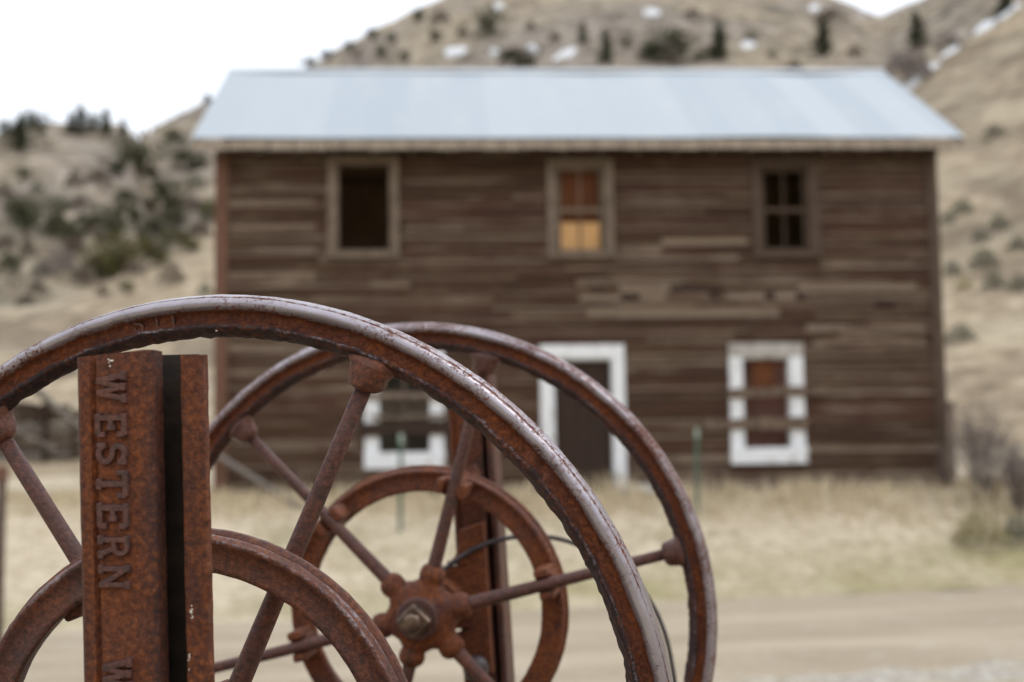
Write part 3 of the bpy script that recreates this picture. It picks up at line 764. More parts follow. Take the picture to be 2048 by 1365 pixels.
def leafmesh(name, kind, seed, mat):
    rg = random.Random(seed); vs, fs = [], []
    def spray(c, s, n=3):
        for _ in range(n):
            a = Vector((rg.gauss(0, 1), rg.gauss(0, 1), rg.gauss(0, .7))).normalized(); b = a.cross(Vector((rg.gauss(0, 1), rg.gauss(0, 1), rg.gauss(0, 1)))).normalized()
            i = len(vs); c2 = c + Vector((rg.gauss(0, s * .5), rg.gauss(0, s * .5), rg.gauss(0, s * .4)))
            vs.extend([c2 - b * s * .45, c2 + b * s * .45, c2 + a * s]); fs.append((i, i + 1, i + 2))
    if kind == 'conifer':          # unit height, radius ~.25
        for t_ in range(15):
            z = .10 + .88 * (t_ / 15) ** .95; rr = .26 * (1 - z) ** .85 * rg.uniform(.7, 1.15) + .012
            for k in range(max(3, int(9 * (1 - z)) + 3)):
                a = rg.uniform(0, 6.28); L_ = rr * rg.uniform(.6, 1.15)
                for q in (.35, .65, .95): spray(Vector((math.cos(a) * L_ * q, math.sin(a) * L_ * q, z - .06 * q + rg.uniform(-.015, .015))), .055, 3)
    elif kind == 'round':          # several clumps
        cl = [(Vector((rg.gauss(0, .20), rg.gauss(0, .20), rg.uniform(.2, .78))), rg.uniform(.14, .24)) for _ in range(13)]
        for c, s in cl:
            for _ in range(38):
                d = Vector((rg.gauss(0, 1), rg.gauss(0, 1), rg.gauss(0, 1))).normalized() * s * rg.uniform(.55, 1.08)
                p = c + d
                if p.z > .02: spray(p, .06, 2)
    elif kind == 'low':            # spreading bush, radius ~.6 of unit height
        for _ in range(420):
            a = rg.uniform(0, 6.28); q = rg.random() ** .6; p = Vector((math.cos(a) * q * .72, math.sin(a) * q * .72, (1 - q ** 2.2) * .85 * rg.uniform(.35, 1.08) + .05))
            p += Vector((1, 0, 0)) * .08 * noise.noise(p * 4 + Vector((seed, 0, 0))); spray(p, .085, 2)
    me = bpy.data.meshes.new(name); me.from_pydata([tuple(v) for v in vs], [], fs); me.materials.append(mat); return me
def trunkmesh(h, r, limbs, seed):
    rg = random.Random(seed); bm = bmesh.new(); tube(bm, [(0, 0, -.08), (.01, 0, h * .5), (0, .01, h)], [r, r * .7, r * .25], 7)
    for _ in range(limbs):
        z = rg.uniform(.12, h * .8); a = rg.uniform(0, 6.28); l = rg.uniform(.15, .28)
        tube(bm, [(0, 0, z), (math.cos(a) * l * .6, math.sin(a) * l * .6, z + l * .5), (math.cos(a) * l, math.sin(a) * l, z + l)], [r * .5, r * .35, r * .12], 5)
    me = bpy.data.meshes.new('trunk'); bm.to_mesh(me); bm.free(); me.materials.append(M_BARK); return me
TM = {'conifer': trunkmesh(.9, .022, 8, 1), 'round': trunkmesh(.6, .035, 7, 2), 'low': trunkmesh(.3, .03, 6, 3)}
_cache = {}
def plant(nm, x, ytop, ybase, wpx, kind, mat, label, cat, group, P=None):
    key = (kind, mat.name, int(x) % 3)
    if key not in _cache: _cache[key] = leafmesh('crown', kind, hash(kind) % 7 + int(x) % 3 * 11 + 5 if False else int(x) % 3 * 11 + 5, mat)
    if P is None: P = hit(x, ybase)
    d = (P - EYE).length; H = max(.25, (ybase - ytop) / F * d); W = wpx / F * d
    if 'left slope' in group: H *= 1.12; W *= 1.18
    e_ = empty(nm, loc=P); tag(e_, label, cat, group)
    unit = {'conifer': .50, 'round': .78, 'low': 1.45}[kind]
    s = (W / unit, W / unit, H)
    c = bpy.data.objects.new('crown' if kind != 'low' else 'foliage', _cache[key]); COL.objects.link(c); c.parent = e_; c.scale = s; c.rotation_euler.z = x * 1.7
    t = bpy.data.objects.new('trunk' if kind != 'low' else 'stem', TM[kind]); COL.objects.link(t); t.parent = e_; t.scale = s; t.rotation_euler.z = x * 1.7
    return e_
ORD = ['first', 'second', 'third', 'fourth', 'fifth', 'sixth', 'seventh', 'eighth', 'ninth', 'tenth', 'eleventh', 'twelfth']
KIND = {'c': ('pine_tree', 'conifer', M_CON, 'dark pointed conifer', 'tree'), 'j': ('juniper_tree', 'round', M_JUN, 'dark round juniper', 'tree'), 'o': ('juniper_tree', 'round', M_OLV, 'olive-green bushy juniper', 'tree'),
        'b': ('brown_shrub', 'low', M_BRN, 'brown leafless shrub', 'shrub'), 's': ('sagebrush', 'low', M_SAGE, 'grey-green sagebrush', 'shrub'), 'p': ('purple_shrub', 'low', M_PUR, 'purplish bare shrub', 'shrub'), 'g': ('straw_shrub', 'low', M_STRAWB, 'straw-green low shrub', 'shrub')}
def cluster(where, group, items):
    items = sorted(items); n = len(items)
    for i, (x, yt, yb, wd, k) in enumerate(items):
        nm, kind, mat, desc, cat = KIND[k]
        plant(nm, x, yt, yb, wd, kind, mat, f'{desc}, {ORD[i]} plant from the left {where}', cat, group)
cluster("on the left skyline", 'trees on the left skyline', [(14, 240, 300, 40, 'j'), (40, 226, 302, 46, 'c'), (68, 222, 300, 56, 'j'), (140, 222, 268, 26, 'c'), (160, 205, 270, 38, 'c'), (186, 222, 268, 44, 'j'), (212, 214, 270, 34, 'c'), (246, 234, 274, 24, 'c')])
cluster("in the left slope's upper band", 'trees on the left slope', [(47, 338, 366, 24, 'j'), (148, 340, 378, 34, 'b'), (195, 340, 372, 50, 'b'), (238, 322, 356, 46, 'j'), (279, 280, 360, 70, 'j'), (347, 262, 308, 34, 'j'), (376, 304, 342, 66, 'j')])
cluster("in the left slope's middle band", 'trees on the left slope', [(30, 398, 440, 40, 'j'), (75, 362, 384, 28, 's'), (108, 398, 478, 48, 'j'), (160, 392, 420, 46, 'b'), (222, 410, 482, 62, 'j'), (248, 384, 420, 44, 'j'), (328, 360, 436, 62, 'j'), (386, 396, 420, 60, 'b'), (418, 400, 452, 34, 'o')])
cluster("in the left slope's lower band", 'trees on the left slope', [(20, 512, 574, 42, 'j'), (48, 404, 476, 44, 'j'), (54, 474, 512, 28, 'b'), (118, 502, 552, 66, 'p'), (198, 488, 562, 46, 'o'), (246, 470, 545, 60, 'o'), (290, 478, 540, 44, 'o'), (308, 440, 506, 54, 'j'), (356, 462, 496, 46, 'o')])
cluster("between the left slope's bands", 'trees on the left slope', [(8, 362, 398, 34, 'b'), (92, 442, 470, 34, 's'), (140, 452, 492, 36, 'j'), (176, 430, 466, 44, 'j'), (268, 418, 452, 38, 'j'), (292, 396, 428, 40, 'b'), (352, 420, 456, 42, 'j'), (392, 346, 376, 40, 's'), (300, 330, 362, 36, 'b'), (256, 300, 330, 30, 'j'), (398, 440, 474, 44, 'b')])
cluster("at the left slope's foot", 'trees on the left slope', [(10, 470, 500, 40, 'b'), (82, 520, 552, 36, 's'), (150, 470, 510, 40, 'b'), (168, 530, 566, 40, 'b'), (222, 512, 556, 44, 'o'), (268, 520, 552, 40, 'b'), (318, 498, 532, 40, 'o'), (76, 560, 586, 36, 'b'), (376, 476, 506, 40, 'o')])
cluster("in the mountain's middle band", 'trees on the mountain ridge', [(868, 60, 84, 30, 'j'), (925, 50, 76, 26, 'b'), (1110, 60, 84, 26, 'b'), (1290, 90, 118, 30, 'j'), (1500, 60, 82, 30, 's'), (1545, 96, 116, 30, 's'), (1710, 90, 112, 34, 'b'), (1060, 40, 60, 24, 'b'), (1400, 100, 126, 26, 'j')])
cluster('on the tan crest beside the house', 'shrubs on the tan slope', [(205, 570, 592, 30, 'b'), (256, 560, 588, 32, 'o'), (343, 522, 568, 58, 'b'), (52, 588, 612, 40, 'b'), (410, 560, 590, 30, 's')])
cluster('on the mountain\'s left ridge', 'trees on the mountain ridge', [(414, 184, 208, 22, 'c'), (618, 112, 136, 30, 'j'), (655, 98, 122, 26, 'j'), (700, 80, 104, 26, 'j'), (717, 96, 120, 18, 'b'), (763, 88, 118, 24, 'j'), (784, 62, 92, 22, 'j'), (808, 100, 126, 24, 'j'), (835, 14, 48, 30, 'j'), (880, 18, 46, 44, 'b'), (742, 54, 80, 26, 'j')])
cluster('on the mountain above the roof', 'trees on the mountain above the roof', [(978, 12, 76, 54, 'j'), (1030, 96, 138, 80, 'j'), (1166, 38, 88, 26, 'c'), (1212, 52, 126, 42, 'c'), (1254, 68, 98, 22, 'j'), (1342, 52, 130, 92, 'j'), (1438, 40, 120, 54, 'c'), (1647, 28, 112, 50, 'c'), (1834, 18, 98, 50, 'c'), (1385, 16, 34, 40, 'b'), (1590, 118, 138, 34, 'b'), (2010, -20, 28, 50, 'c')])
cluster("in the gully by the roof", 'shrubs in the gully', [(1660, 16, 42, 70, 'b'), (1800, 98, 150, 60, 'p'), (1836, 88, 168, 60, 'p'), (1900, 70, 100, 60, 'p')])
cluster("on the right hillside", 'sagebrush on the right hillside', [(1925, 395, 430, 46, 's'), (1998, 425, 462, 44, 's'), (1962, 455, 484, 40, 's'), (1968, 494, 536, 62, 's'), (2036, 470, 500, 40, 's'), (1905, 520, 552, 40, 's'), (1990, 540, 580, 54, 's'), (2040, 548, 580, 50, 's'), (1922, 645, 684, 64, 's'), (1895, 420, 450, 36, 's'), (1930, 556, 580, 40, 'g'), (1990, 250, 275, 50, 's')])
def bare_bush(x, yt, yb, wpx, label, seed, P=None):
    P = P or hit(x, yb); d = (P - EYE).length; H = (yb - yt) / F * d; W = wpx / F * d
    rg = random.Random(seed); e_ = empty('bare_shrub', loc=P); tag(e_, label, 'shrub', 'bare shrubs by the right wall'); bm = bmesh.new(); tw = bmesh.new()
    for k in range(52):
        a = rg.uniform(0, 6.28); q = rg.random() ** .6; tip = Vector((math.cos(a) * q * W * .55, math.sin(a) * q * W * .55, H * (1 - .5 * q * q) * rg.uniform(.6, 1.0)))
        mid = Vector((tip.x * .5, tip.y * .5, tip.z * .5)); tube(bm, [(tip.x * .12, tip.y * .12, -.03), mid, tip], [.009, .006, .0025], 5)
        for _ in range(13):
            t = rg.uniform(.1, 1); p = mid.lerp(tip, t); q2 = p + Vector((rg.gauss(0, 1), rg.gauss(0, 1), rg.uniform(-.2, 1.1))).normalized() * rg.uniform(.1, .24) * H
            tube(tw, [p, p.lerp(q2, .5) + Vector((rg.gauss(0, .01), 0, 0)), q2], [.0035, .003, .0012], 4, cap=False)
    link_bm('stem', bm, M_PUR, e_); link_bm('twig', tw, M_PUR, e_)
bare_bush(1966, 790, 1003, 165, 'tall bare purple-grey shrub beside the house\'s right corner', 3)
bare_bush(2038, 870, 1025, 110, 'lower bare dark shrub at the picture\'s right edge', 5)
plant('straw_shrub', 1960, 1020, 1088, 110, 'low', M_STRAWB, 'straw-green clump in front of the tall bare shrub', 'shrub', 'low clumps by the right corner')
plant('straw_shrub', 2040, 1030, 1085, 80, 'low', M_SAGE, 'grey-green clump at the right edge before the lower bare shrub', 'shrub', 'low clumps by the right corner')

# snow
M_SNOW = plain('old_snow', (.60, .61, .62), .7, 0, .12, 1, obj=False)
def snow(x, y, wd, h, tilt, label):
    bm = bmesh.new(); N = 22; rings = []
    P0 = hit(x, y); lift = .004 * (P0 - EYE).length * .35 + .1
    c = bm.verts.new(Vector((0, 0, lift)))
    for j in (1, 2, 3):
        ring = []
        for k in range(N):
            a = 2 * math.pi * k / N; q = j / 3 * .68 * (1 + .75 * noise.noise(Vector((math.cos(a) * 1.3 + x, math.sin(a) * 1.3, y))) + .45 * noise.noise(Vector((math.cos(a) * 3.5 + x, math.sin(a) * 3.5, y))))
            dx, dy = math.cos(a) * wd / 2 * q, math.sin(a) * h / 2 * q
            P = hit(x + dx * math.cos(tilt) + dy * math.sin(tilt), y - dx * math.sin(tilt) + dy * math.cos(tilt))
            if (P - P0).length > 60: P = P0 + (P - P0).normalized() * 25; P.z = gz(P.x, P.y)
            ring.append(bm.verts.new(P - P0 + Vector((0, 0, lift * (1 if j < 3 else -.15)))))
        rings.append(ring)
    for k in range(N): bm.faces.new((c, rings[0][k], rings[0][(k + 1) % N]))
    for j in range(2):
        for k in range(N): bm.faces.new((rings[j][k], rings[j + 1][k], rings[j + 1][(k + 1) % N], rings[j][(k + 1) % N]))
    o = link_bm('snow_patch', bm, M_SNOW, smooth=True); o.location = P0; tag(o, label, 'snow', 'snow patches on the hills', kind='thing')
snow(908, 104, 66, 20, .15, 'snow patch above the roof, left of the dark junipers')
snow(988, 106, 22, 20, 0, 'small snow patch just left of the dark low juniper on the mountain')
snow(1063, 98, 28, 22, 0, 'small round snow patch right of the dark low juniper')
snow(1134, 108, 66, 18, .35, 'slanting snow patch left of two slim conifers above the roof')
snow(996, 15, 30, 18, .3, 'snow patch right of the highest dark juniper near the top edge')
snow(1300, 27, 60, 18, .1, 'snow patch above the widest juniper on the mountain')
snow(1629, 17, 34, 15, .2, 'snow patch beside the tip of the right-hand dark conifer')
snow(1495, 92, 40, 24, .2, 'faint snow patch right of the pointed conifer above the roof')
snow(1755, 6, 150, 40, 0, 'large snowfield in the saddle at the top edge')
snow(2020, 24, 90, 18, .6, 'highest strip of the slanting snow line on the right crest')
snow(1965, 60, 84, 26, .65, 'widest strip of the slanting snow line on the right crest')
snow(1902, 106, 74, 15, .62, 'middle strip of the slanting snow line on the right crest')
snow(1864, 138, 54, 14, .62, 'short strip of snow just above the roof\'s right end')
snow(1828, 168, 56, 20, .6, 'lowest strip of the slanting snow line, touching the roof edge')

# ------------------------------------------------------------------ iron wheels and posts
A_ = R(10.7)
def camvec(x, y, z): return rgt * x - upv * y + fwd * z          # camera-space vector -> world vector
E1 = camvec(math.cos(A_), 0, -math.sin(A_)); E2 = camvec(0, -1, 0); E3 = E1.cross(E2)      # E3 points back towards the camera
def frame(c, roll=0.):
    P = EYE + camvec(*c); m = Matrix.Identity(4); a, b = E1 * math.cos(roll) + E2 * math.sin(roll), E2 * math.cos(roll) - E1 * math.sin(roll)
    for i in range(3): m[i][0], m[i][1], m[i][2], m[i][3] = a[i], b[i], E3[i], P[i]
    return m
CF = (-.2457, .350, 1.2238); CR = (-.120, .3654, 1.8916); RW = .39
mm = .001
PROF = [(0, 0, .8), (-.5, 4, .85), (-1.3, 7.5, .95), (-2.0, 9.8, .75), (-2.7, 9.9, .4), (-2.9, 10.8, .75), (-3.6, 12.9, 1.0), (-5.6, 15.0, 1.1), (-8.4, 15.8, 1.05), (-11.0, 15.2, .9), (-13.2, 12.9, .6), (-14.6, 9.6, .2),
        (-16.0, 7.0, 0), (-18.6, 6.0, 0), (-21.8, 6.4, 0), (-24.2, 9.0, 0), (-25.6, 12.2, .15), (-26.6, 13.2, .38), (-29.2, 13.0, .15), (-30.4, 11.6, .1), (-32.6, 8.0, 0), (-35.2, 4.0, 0), (-36.8, 0, 0)]
PROFC = PROF + [(r_, -a_, w_) for r_, a_, w_ in PROF[-2:0:-1]]
def rim(parent, seed, fill=(), seg=460):
    worn = 1.0 if seed == 1 else .78
    vs, fs, wear, pat_shade = [], [], [], []; n = len(PROFC)
    for i in range(seg):
        th = 2 * math.pi * i / seg; c, s = math.cos(th), math.sin(th)
        for (r_, a_, w_) in PROFC:
            fr = 0
            for (f0, wd) in fill: fr = max(fr, smooth(1.6 - abs(math.degrees(th) - f0) / wd * 1.2))
            if fr and -27 < r_ < -10 and a_ > 0: a_ = a_ + (10.9 - a_) * fr
            rr = RW + r_ * mm; p = Vector((c * rr, s * rr, a_ * mm))
            q = Vector((seed, seed * 2, 0)); amp = .00045 if w_ > .4 else (.0012 if r_ < -23 else .0008)
            dr = amp * noise.noise(p * 60 + q) + (amp * .9) * noise.noise(p * 190 + q) * (1.4 if r_ < -25 else .5)
            da = amp * noise.noise(p * 70 + q + Vector((9, 0, 0)))
            p = Vector((c * (rr + dr), s * (rr + dr), a_ * mm + da)); vs.append(p)
            wear.append(max(0, worn * w_ * (.72 + .24 * math.cos(th - R(62)) + .45 * noise.noise(p * 9 + q)))); pat_shade.append(smooth((-r_ - 24.6) / 1.6) * (1.0 + .35 * noise.noise(p * 14 + q)))  # dark skin plus painted shade on the rim's inner lip and underside
    for i in range(seg):
        for k in range(n):
            fs.append((i * n + k, i * n + (k + 1) % n, ((i + 1) % seg) * n + (k + 1) % n, ((i + 1) % seg) * n + k))
    me = bpy.data.meshes.new('rim'); me.from_pydata([tuple(v) for v in vs], [], fs)
    at = me.attributes.new('wear', 'FLOAT', 'POINT'); at.data.foreach_set('value', wear)
    at = me.attributes.new('patina_shade', 'FLOAT', 'POINT'); at.data.foreach_set('value', pat_shade)
    me.flip_normals() if me.polygons[5].normal.dot(Vector(me.polygons[5].center) - Vector(me.polygons[5].center).normalized() * (RW - .018)) < 0 else None
    for p in me.polygons: p.use_smooth = True
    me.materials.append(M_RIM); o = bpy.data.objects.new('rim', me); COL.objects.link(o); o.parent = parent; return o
def radial(bm, ang, profile, z_of, seg=18, sq=1.0, jit=.0):
    """solid of revolution about a spoke: profile = [(radius along the spoke, half width)]"""
    c, s = math.cos(ang), math.sin(ang); rings = []
    for (r_, w_) in profile:
        ring = []
        for k in range(seg):
            a = 2 * math.pi * k / seg; t = math.cos(a) * w_; z = math.sin(a) * w_ * sq
            p = Vector((c * r_ - s * t, s * r_ + c * t, z_of(r_) + z))
            if jit:
                nn = noise.noise(p * 75) * jit + noise.noise(p * 230) * jit * .5; p += Vector((-s * math.cos(a), c * math.cos(a), math.sin(a) * sq)) * nn
            ring.append(bm.verts.new(p))
        rings.append(ring)
    for i in range(len(rings) - 1):
        for k in range(seg): bm.faces.new((rings[i][k], rings[i][(k + 1) % seg], rings[i + 1][(k + 1) % seg], rings[i + 1][k]))
    bm.faces.new(rings[0][::-1]); bm.faces.new(rings[-1])
def wheel(nm, c, label, rot, hub_off, ring_c, ring_ro, ring_ri, ring_side, seed, mat_ring, clip_long, fill=()):
    W_ = empty(nm, frame(c)); tag(W_, label, 'wheel', 'iron hand wheels')
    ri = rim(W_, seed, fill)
    zf = lambda r_: hub_off * max(0, 1 - r_ / .355)
    for k in range(6):
        a = R(rot + 60 * k); bm = bmesh.new()
        radial(bm, a, [(.045, .0098), (.07, .0094), (.12, .0088), (.20, .0080), (.27, .0075), (.336, .0074)], zf, 14, jit=.0004)
        link_bm('spoke', bm, M_SPOKE, W_, smooth=True)
    for k in range(6):
        bm = bmesh.new(); a = R(rot + 60 * k)
        radial(bm, a, [(.3320, .0070), (.3325, .0100), (.3342, .0128), (.3375, .0150), (.342, .0162), (.3465, .0170), (.3505, .0184), (.3535, .0210), (.3565, .0245), (.361, .0215), (.366, .010)], zf, 28, sq=.98, jit=.0026)
        for v in bm.verts:                       # the lump flattens where it runs into the rim's inner lip
            rr = math.hypot(v.co.x, v.co.y); t_ = smooth((rr - .348) / .018); z0_ = zf(rr)
            v.co.z = z0_ + (v.co.z - z0_) * (1 - .52 * t_)
        link_bm('boss', bm, M_RUST, ri, smooth=True)
    # hub: six sockets round a lobed body
    bm = bmesh.new(); seg = 72; rows = []
    hz = hub_off; sd_ = 1 if ring_side < 0 else -1                      # the hub's free face looks away from the ring
    for (r_, z_) in ((.0, .022), (.018, .022), (.028, .021), (.031, .0165), (.036, .016), (.044, .0135), (.050, .006), (.0525, -.003), (.049, -.014), (.030, -.02), (0, -.02)):
        row = []
        for k in range(seg):
            th = 2 * math.pi * k / seg; lob = 1 + (.10 * math.cos(6 * (th - R(rot))) if r_ > .037 else 0)
            p = Vector((math.cos(th) * r_ * lob, math.sin(th) * r_ * lob, hz + sd_ * z_)); p += Vector((1, 1, 1)) * .0012 * noise.noise(p * 80)
            row.append(bm.verts.new(p))
        rows.append(row)
    for i in range(len(rows) - 1):
        for k in range(seg): bm.faces.new((rows[i][k], rows[i][(k + 1) % seg], rows[i + 1][(k + 1) % seg], rows[i + 1][k]))
    bmesh.ops.remove_doubles(bm, verts=bm.verts, dist=.00008)
    for k in range(6): radial(bm, R(rot + 60 * k), [(.030, .0145), (.045, .0150), (.052, .0172), (.058, .0176), (.0635, .0160), (.0675, .0128), (.069, .0098)], zf, 18, sq=.95, jit=.0014)
    hub = link_bm('hub', bm, M_RUSTO, W_, smooth=True)
    bm = bmesh.new(); tube(bm, [(0, 0, hz + sd_ * .018), (0, 0, hz + sd_ * .026), (0, 0, hz + sd_ * .0275)], [.0285, .0285, .026], 32); link_bm('washer', bm, M_LETTER, hub)
    bm = bmesh.new(); mt_ = Matrix.Translation((0, 0, hz + sd_ * .038)) @ Matrix.Rotation(R(45 + 3), 4, 'Z'); box(bm, -.0175, .0175, -.0175, .0175, -.012, .012, mt_, bevel=.0032)
    link_bm('square_nut', bm, M_NUT, hub, smooth=False)
    bm = bmesh.new(); tube(bm, [(0, 0, hz + sd_ * .045), (0, 0, hz + sd_ * .056), (0, 0, hz + sd_ * .058)], [.0125, .0120, .0090], 20); link_bm('shaft_end', bm, M_NUT if seed == 2 else M_RUST, hub, smooth=True)
    # ring
    ox, oy, oz = ring_c; w_ = ring_ro - ring_ri; T = .0095
    pr = [(0, T, .34), (-.0012, T + .0012, .38), (-.004, T + .001, .15), (-.007, T - .002, 0), (-w_ * .55, T - .0035, 0), (-w_ + .005, T - .001, 0), (-w_ + .001, T - .0005, 0), (-w_, T - .003, 0), (-w_ + .001, -T + .002, 0), (-w_ + .004, -T, 0), (-.006, -T, 0), (.0045, -T, 0), (.0058, -T + .002, 0), (.005, -T + .006, 0), (.001, -T + .0072, 0), (-.0010, -T + .0085, 0), (.0006, -T + .0098, 0), (.0022, -T + .0115, .36), (.0018, -T + .0145, .3), (-.0002, -T + .0172, 0)]
    bm = bmesh.new(); seg = 240; rows = []
    fl = 1 if clip_long < 0 else 1
    for i in range(seg):
        th = 2 * math.pi * i / seg; row = []
        for (dr, z_, _) in pr:
            p = Vector((math.cos(th) * (ring_ro + dr) + ox, math.sin(th) * (ring_ro + dr) + oy, oz + z_))
            nn = .0005 * noise.noise(p * 60) + .0005 * noise.noise(p * 200); p += Vector((math.cos(th), math.sin(th), 0)) * nn; row.append(bm.verts.new(p))
        rows.append(row)
    n = len(pr)
    for i in range(seg):
        for k in range(n): bm.faces.new((rows[i][k], rows[i][(k + 1) % n], rows[(i + 1) % seg][(k + 1) % n], rows[(i + 1) % seg][k]))
    ring = link_bm('ring', bm, mat_ring, W_, smooth=True)
    at = ring.data.attributes.new('wear', 'FLOAT', 'POINT'); at.data.foreach_set('value', [w3 * (.8 + .6 * noise.noise(ring.data.vertices[i_ * n + k_].co * 12)) for i_ in range(seg) for k_, (_, _, w3) in enumerate(pr)])
    rm_ = (ring_ro + ring_ri) / 2 - (.007 if seed == 1 else 0)
    for k in range(6):
        a = R(rot + 60 * k); bm = bmesh.new(); rot_ = Matrix.Translation((ox * .6, oy * .6, 0)) @ Matrix.Rotation(a, 4, 'Z')
        zr = oz - (-1 if oz > 0 else 1) * -T; z_sp = zf(rm_); zlo, zhi = sorted((oz + (T if oz < z_sp else -T), z_sp + (.006 if oz < z_sp else -.006)))
        for s_ in (1, -1):
            box(bm, rm_ - .010, rm_ + .010, *sorted((s_ * .0095, s_ * .0205)), zlo - .003, zhi, rot_, bevel=.003)
        box(bm, rm_ - .012, rm_ + .012, -.012, .012, *( (zlo - .002, min(zhi, z_sp - .007)) if oz < z_sp else (max(zlo, z_sp + .007), zhi + .002)), rot_, bevel=.002)
        link_bm('clip', bm, mat_ring, ring, smooth=False)
    return W_
def local_of(c, p):      # camera-space point -> wheel-local coordinates
    return frame(c).inverted() @ (EYE + camvec(*p))
def campt(x, y, z): return ((x - CX) / F * z, (y - CY) / F * z, z)
rcF = local_of(CF, campt(380, 1541, 1.157)); rcR = local_of(CR, campt(853, 1218, 1.945))
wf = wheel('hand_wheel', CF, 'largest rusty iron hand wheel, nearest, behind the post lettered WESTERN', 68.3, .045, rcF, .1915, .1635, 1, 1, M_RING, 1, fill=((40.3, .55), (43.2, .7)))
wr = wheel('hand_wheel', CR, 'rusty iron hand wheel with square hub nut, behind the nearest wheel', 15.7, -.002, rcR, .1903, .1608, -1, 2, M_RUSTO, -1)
# cast marks and a white dropping on the near rim
def strokes(bm, lines, w_, h_, place, r=1):
    for pts in lines:
        for i in range(len(pts) - 1):
            a, b = Vector(pts[i]), Vector(pts[i + 1]); t = (b - a); l = t.length
            if l == 0: continue
            t /= l; nn = Vector((-t.y, t.x)); e = w_ * .25
            q = [a - t * e + nn * w_ / 2, a - t * e - nn * w_ / 2, b + t * e - nn * w_ / 2, b + t * e + nn * w_ / 2]
            qi = [a + (b - a) * .5 + (v - (a + b) * .5) * (.62 if True else 1) if False else v + ((a + b) * .5 - v).normalized() * 0 for v in q]
            sh = w_ * .17
            top = [a - t * (e - sh) + nn * (w_ / 2 - sh), a - t * (e - sh) - nn * (w_ / 2 - sh), b + t * (e - sh) - nn * (w_ / 2 - sh), b + t * (e - sh) + nn * (w_ / 2 - sh)]
            hh = h_ * (1 + .04 * random.random())
            lo = [bm.verts.new(place(v.x, v.y, -.001)) for v in q]; hi = [bm.verts.new(place(v.x, v.y, hh)) for v in top]
            for k in range(4): bm.faces.new((lo[k], lo[(k + 1) % 4], hi[(k + 1) % 4], hi[k]))
            bm.faces.new(hi); bm.faces.new(lo[::-1])
def arc(cx, cy, rx, ry, a0, a1, n=9): return [(cx + rx * math.cos(R(a0 + (a1 - a0) * i / n)), cy + ry * math.sin(R(a0 + (a1 - a0) * i / n))) for i in range(n + 1)]
# glyphs in a unit box: x 0..w, y 0..1 (slab-serif capitals)
GL = {
 'W': (1.05, [[(.12, .97), (.32, .05)], [(.32, .05), (.52, .90)], [(.52, .90), (.72, .05)], [(.72, .05), (.93, .97)], [(0, .97), (.26, .97)], [(.40, .93), (.62, .93)], [(.79, .97), (1.05, .97)]]),
 'E': (.74, [[(.12, 0), (.12, 1)], [(0, .96), (.70, .96)], [(0, .04), (.70, .04)], [(.12, .5), (.46, .5)], [(.70, .96), (.70, .74)], [(.70, .04), (.70, .26)], [(.46, .62), (.46, .38)]]),
 'S': (.66, [arc(.33, .74, .26, .22, 25, 270, 9) + arc(.33, .28, .27, .24, 90, -160, 9), [(.60, .98), (.60, .74)], [(.06, .28), (.06, .02)]]),
 'T': (.82, [[(.41, 0), (.41, 1)], [(.03, .96), (.79, .96)], [(.03, .96), (.03, .70)], [(.79, .96), (.79, .70)], [(.26, .04), (.56, .04)]]),
 'R': (.80, [[(.13, 0), (.13, 1)], [(0, .96), (.42, .96)] + arc(.42, .74, .22, .22, 90, -90, 7) + [(.13, .52)], [(.44, .52), (.66, .04)], [(0, .04), (.28, .04)], [(.56, .04), (.80, .04)]]),
 'N': (.82, [[(.12, 0), (.12, 1)], [(.12, .97), (.70, .03)], [(.70, 0), (.70, 1)], [(0, .96), (.20, .96)], [(0, .04), (.26, .04)], [(.58, .96), (.82, .96)]]),
 'I': (.3, [[(.15, 0), (.15, 1)]]),
}
bm = bmesh.new()
for px_, py_, g in ((269, 655, 'S'), (310, 651, 'I'), (345, 645, 'I')):
    p = local_of(CF, campt(px_, py_, 1.222)); th = math.atan2(p.y, p.x); wd, ln = GL[g]
    def place(x, y, h, th=th, wd=wd):
        rr = RW - .0245 + y * .0135; a = th - (x - wd / 2) * .014 / rr
        return Vector((math.cos(a) * rr, math.sin(a) * rr, .0058 + h))
    strokes(bm, ln, .24, .0032, place)
rimF = [c for c in wf.children if c.name.startswith('rim')][0]
link_bm('cast_mark', bm, M_RUST, rimF)
def splat(parent, place, n, s, seed, name='white_splash', mat=None):
    rg = random.Random(seed); bm = bmesh.new()
    for _ in range(n):
        cx_, cy_ = rg.gauss(0, s), rg.gauss(0, s * 1.6); r_ = s * rg.uniform(.3, .8); ring = []
        c = bm.verts.new(place(cx_, cy_, .0016))
        for k in range(10):
            a = 2 * math.pi * k / 10; q = r_ * rg.uniform(.7, 1.15); ring.append(bm.verts.new(place(cx_ + math.cos(a) * q, cy_ + math.sin(a) * q, .0003)))
        for k in range(10): bm.faces.new((c, ring[k], ring[(k + 1) % 10]))
    return link_bm(name, bm, mat or M_WHITE_SPOT, parent, smooth=True)
p = local_of(CF, campt(434, 663, 1.218)); 
splat(rimF, lambda x, y, h: Vector((p.x + x, p.y + y, .0105 + h - (.0 if y > 0 else -y * .6))), 2, .0022, 4)

# near post: lettered face bar + deep slot + flange
FP = frame(campt(160, 703, 1.03), R(1.31)); post = empty('iron_post', FP)
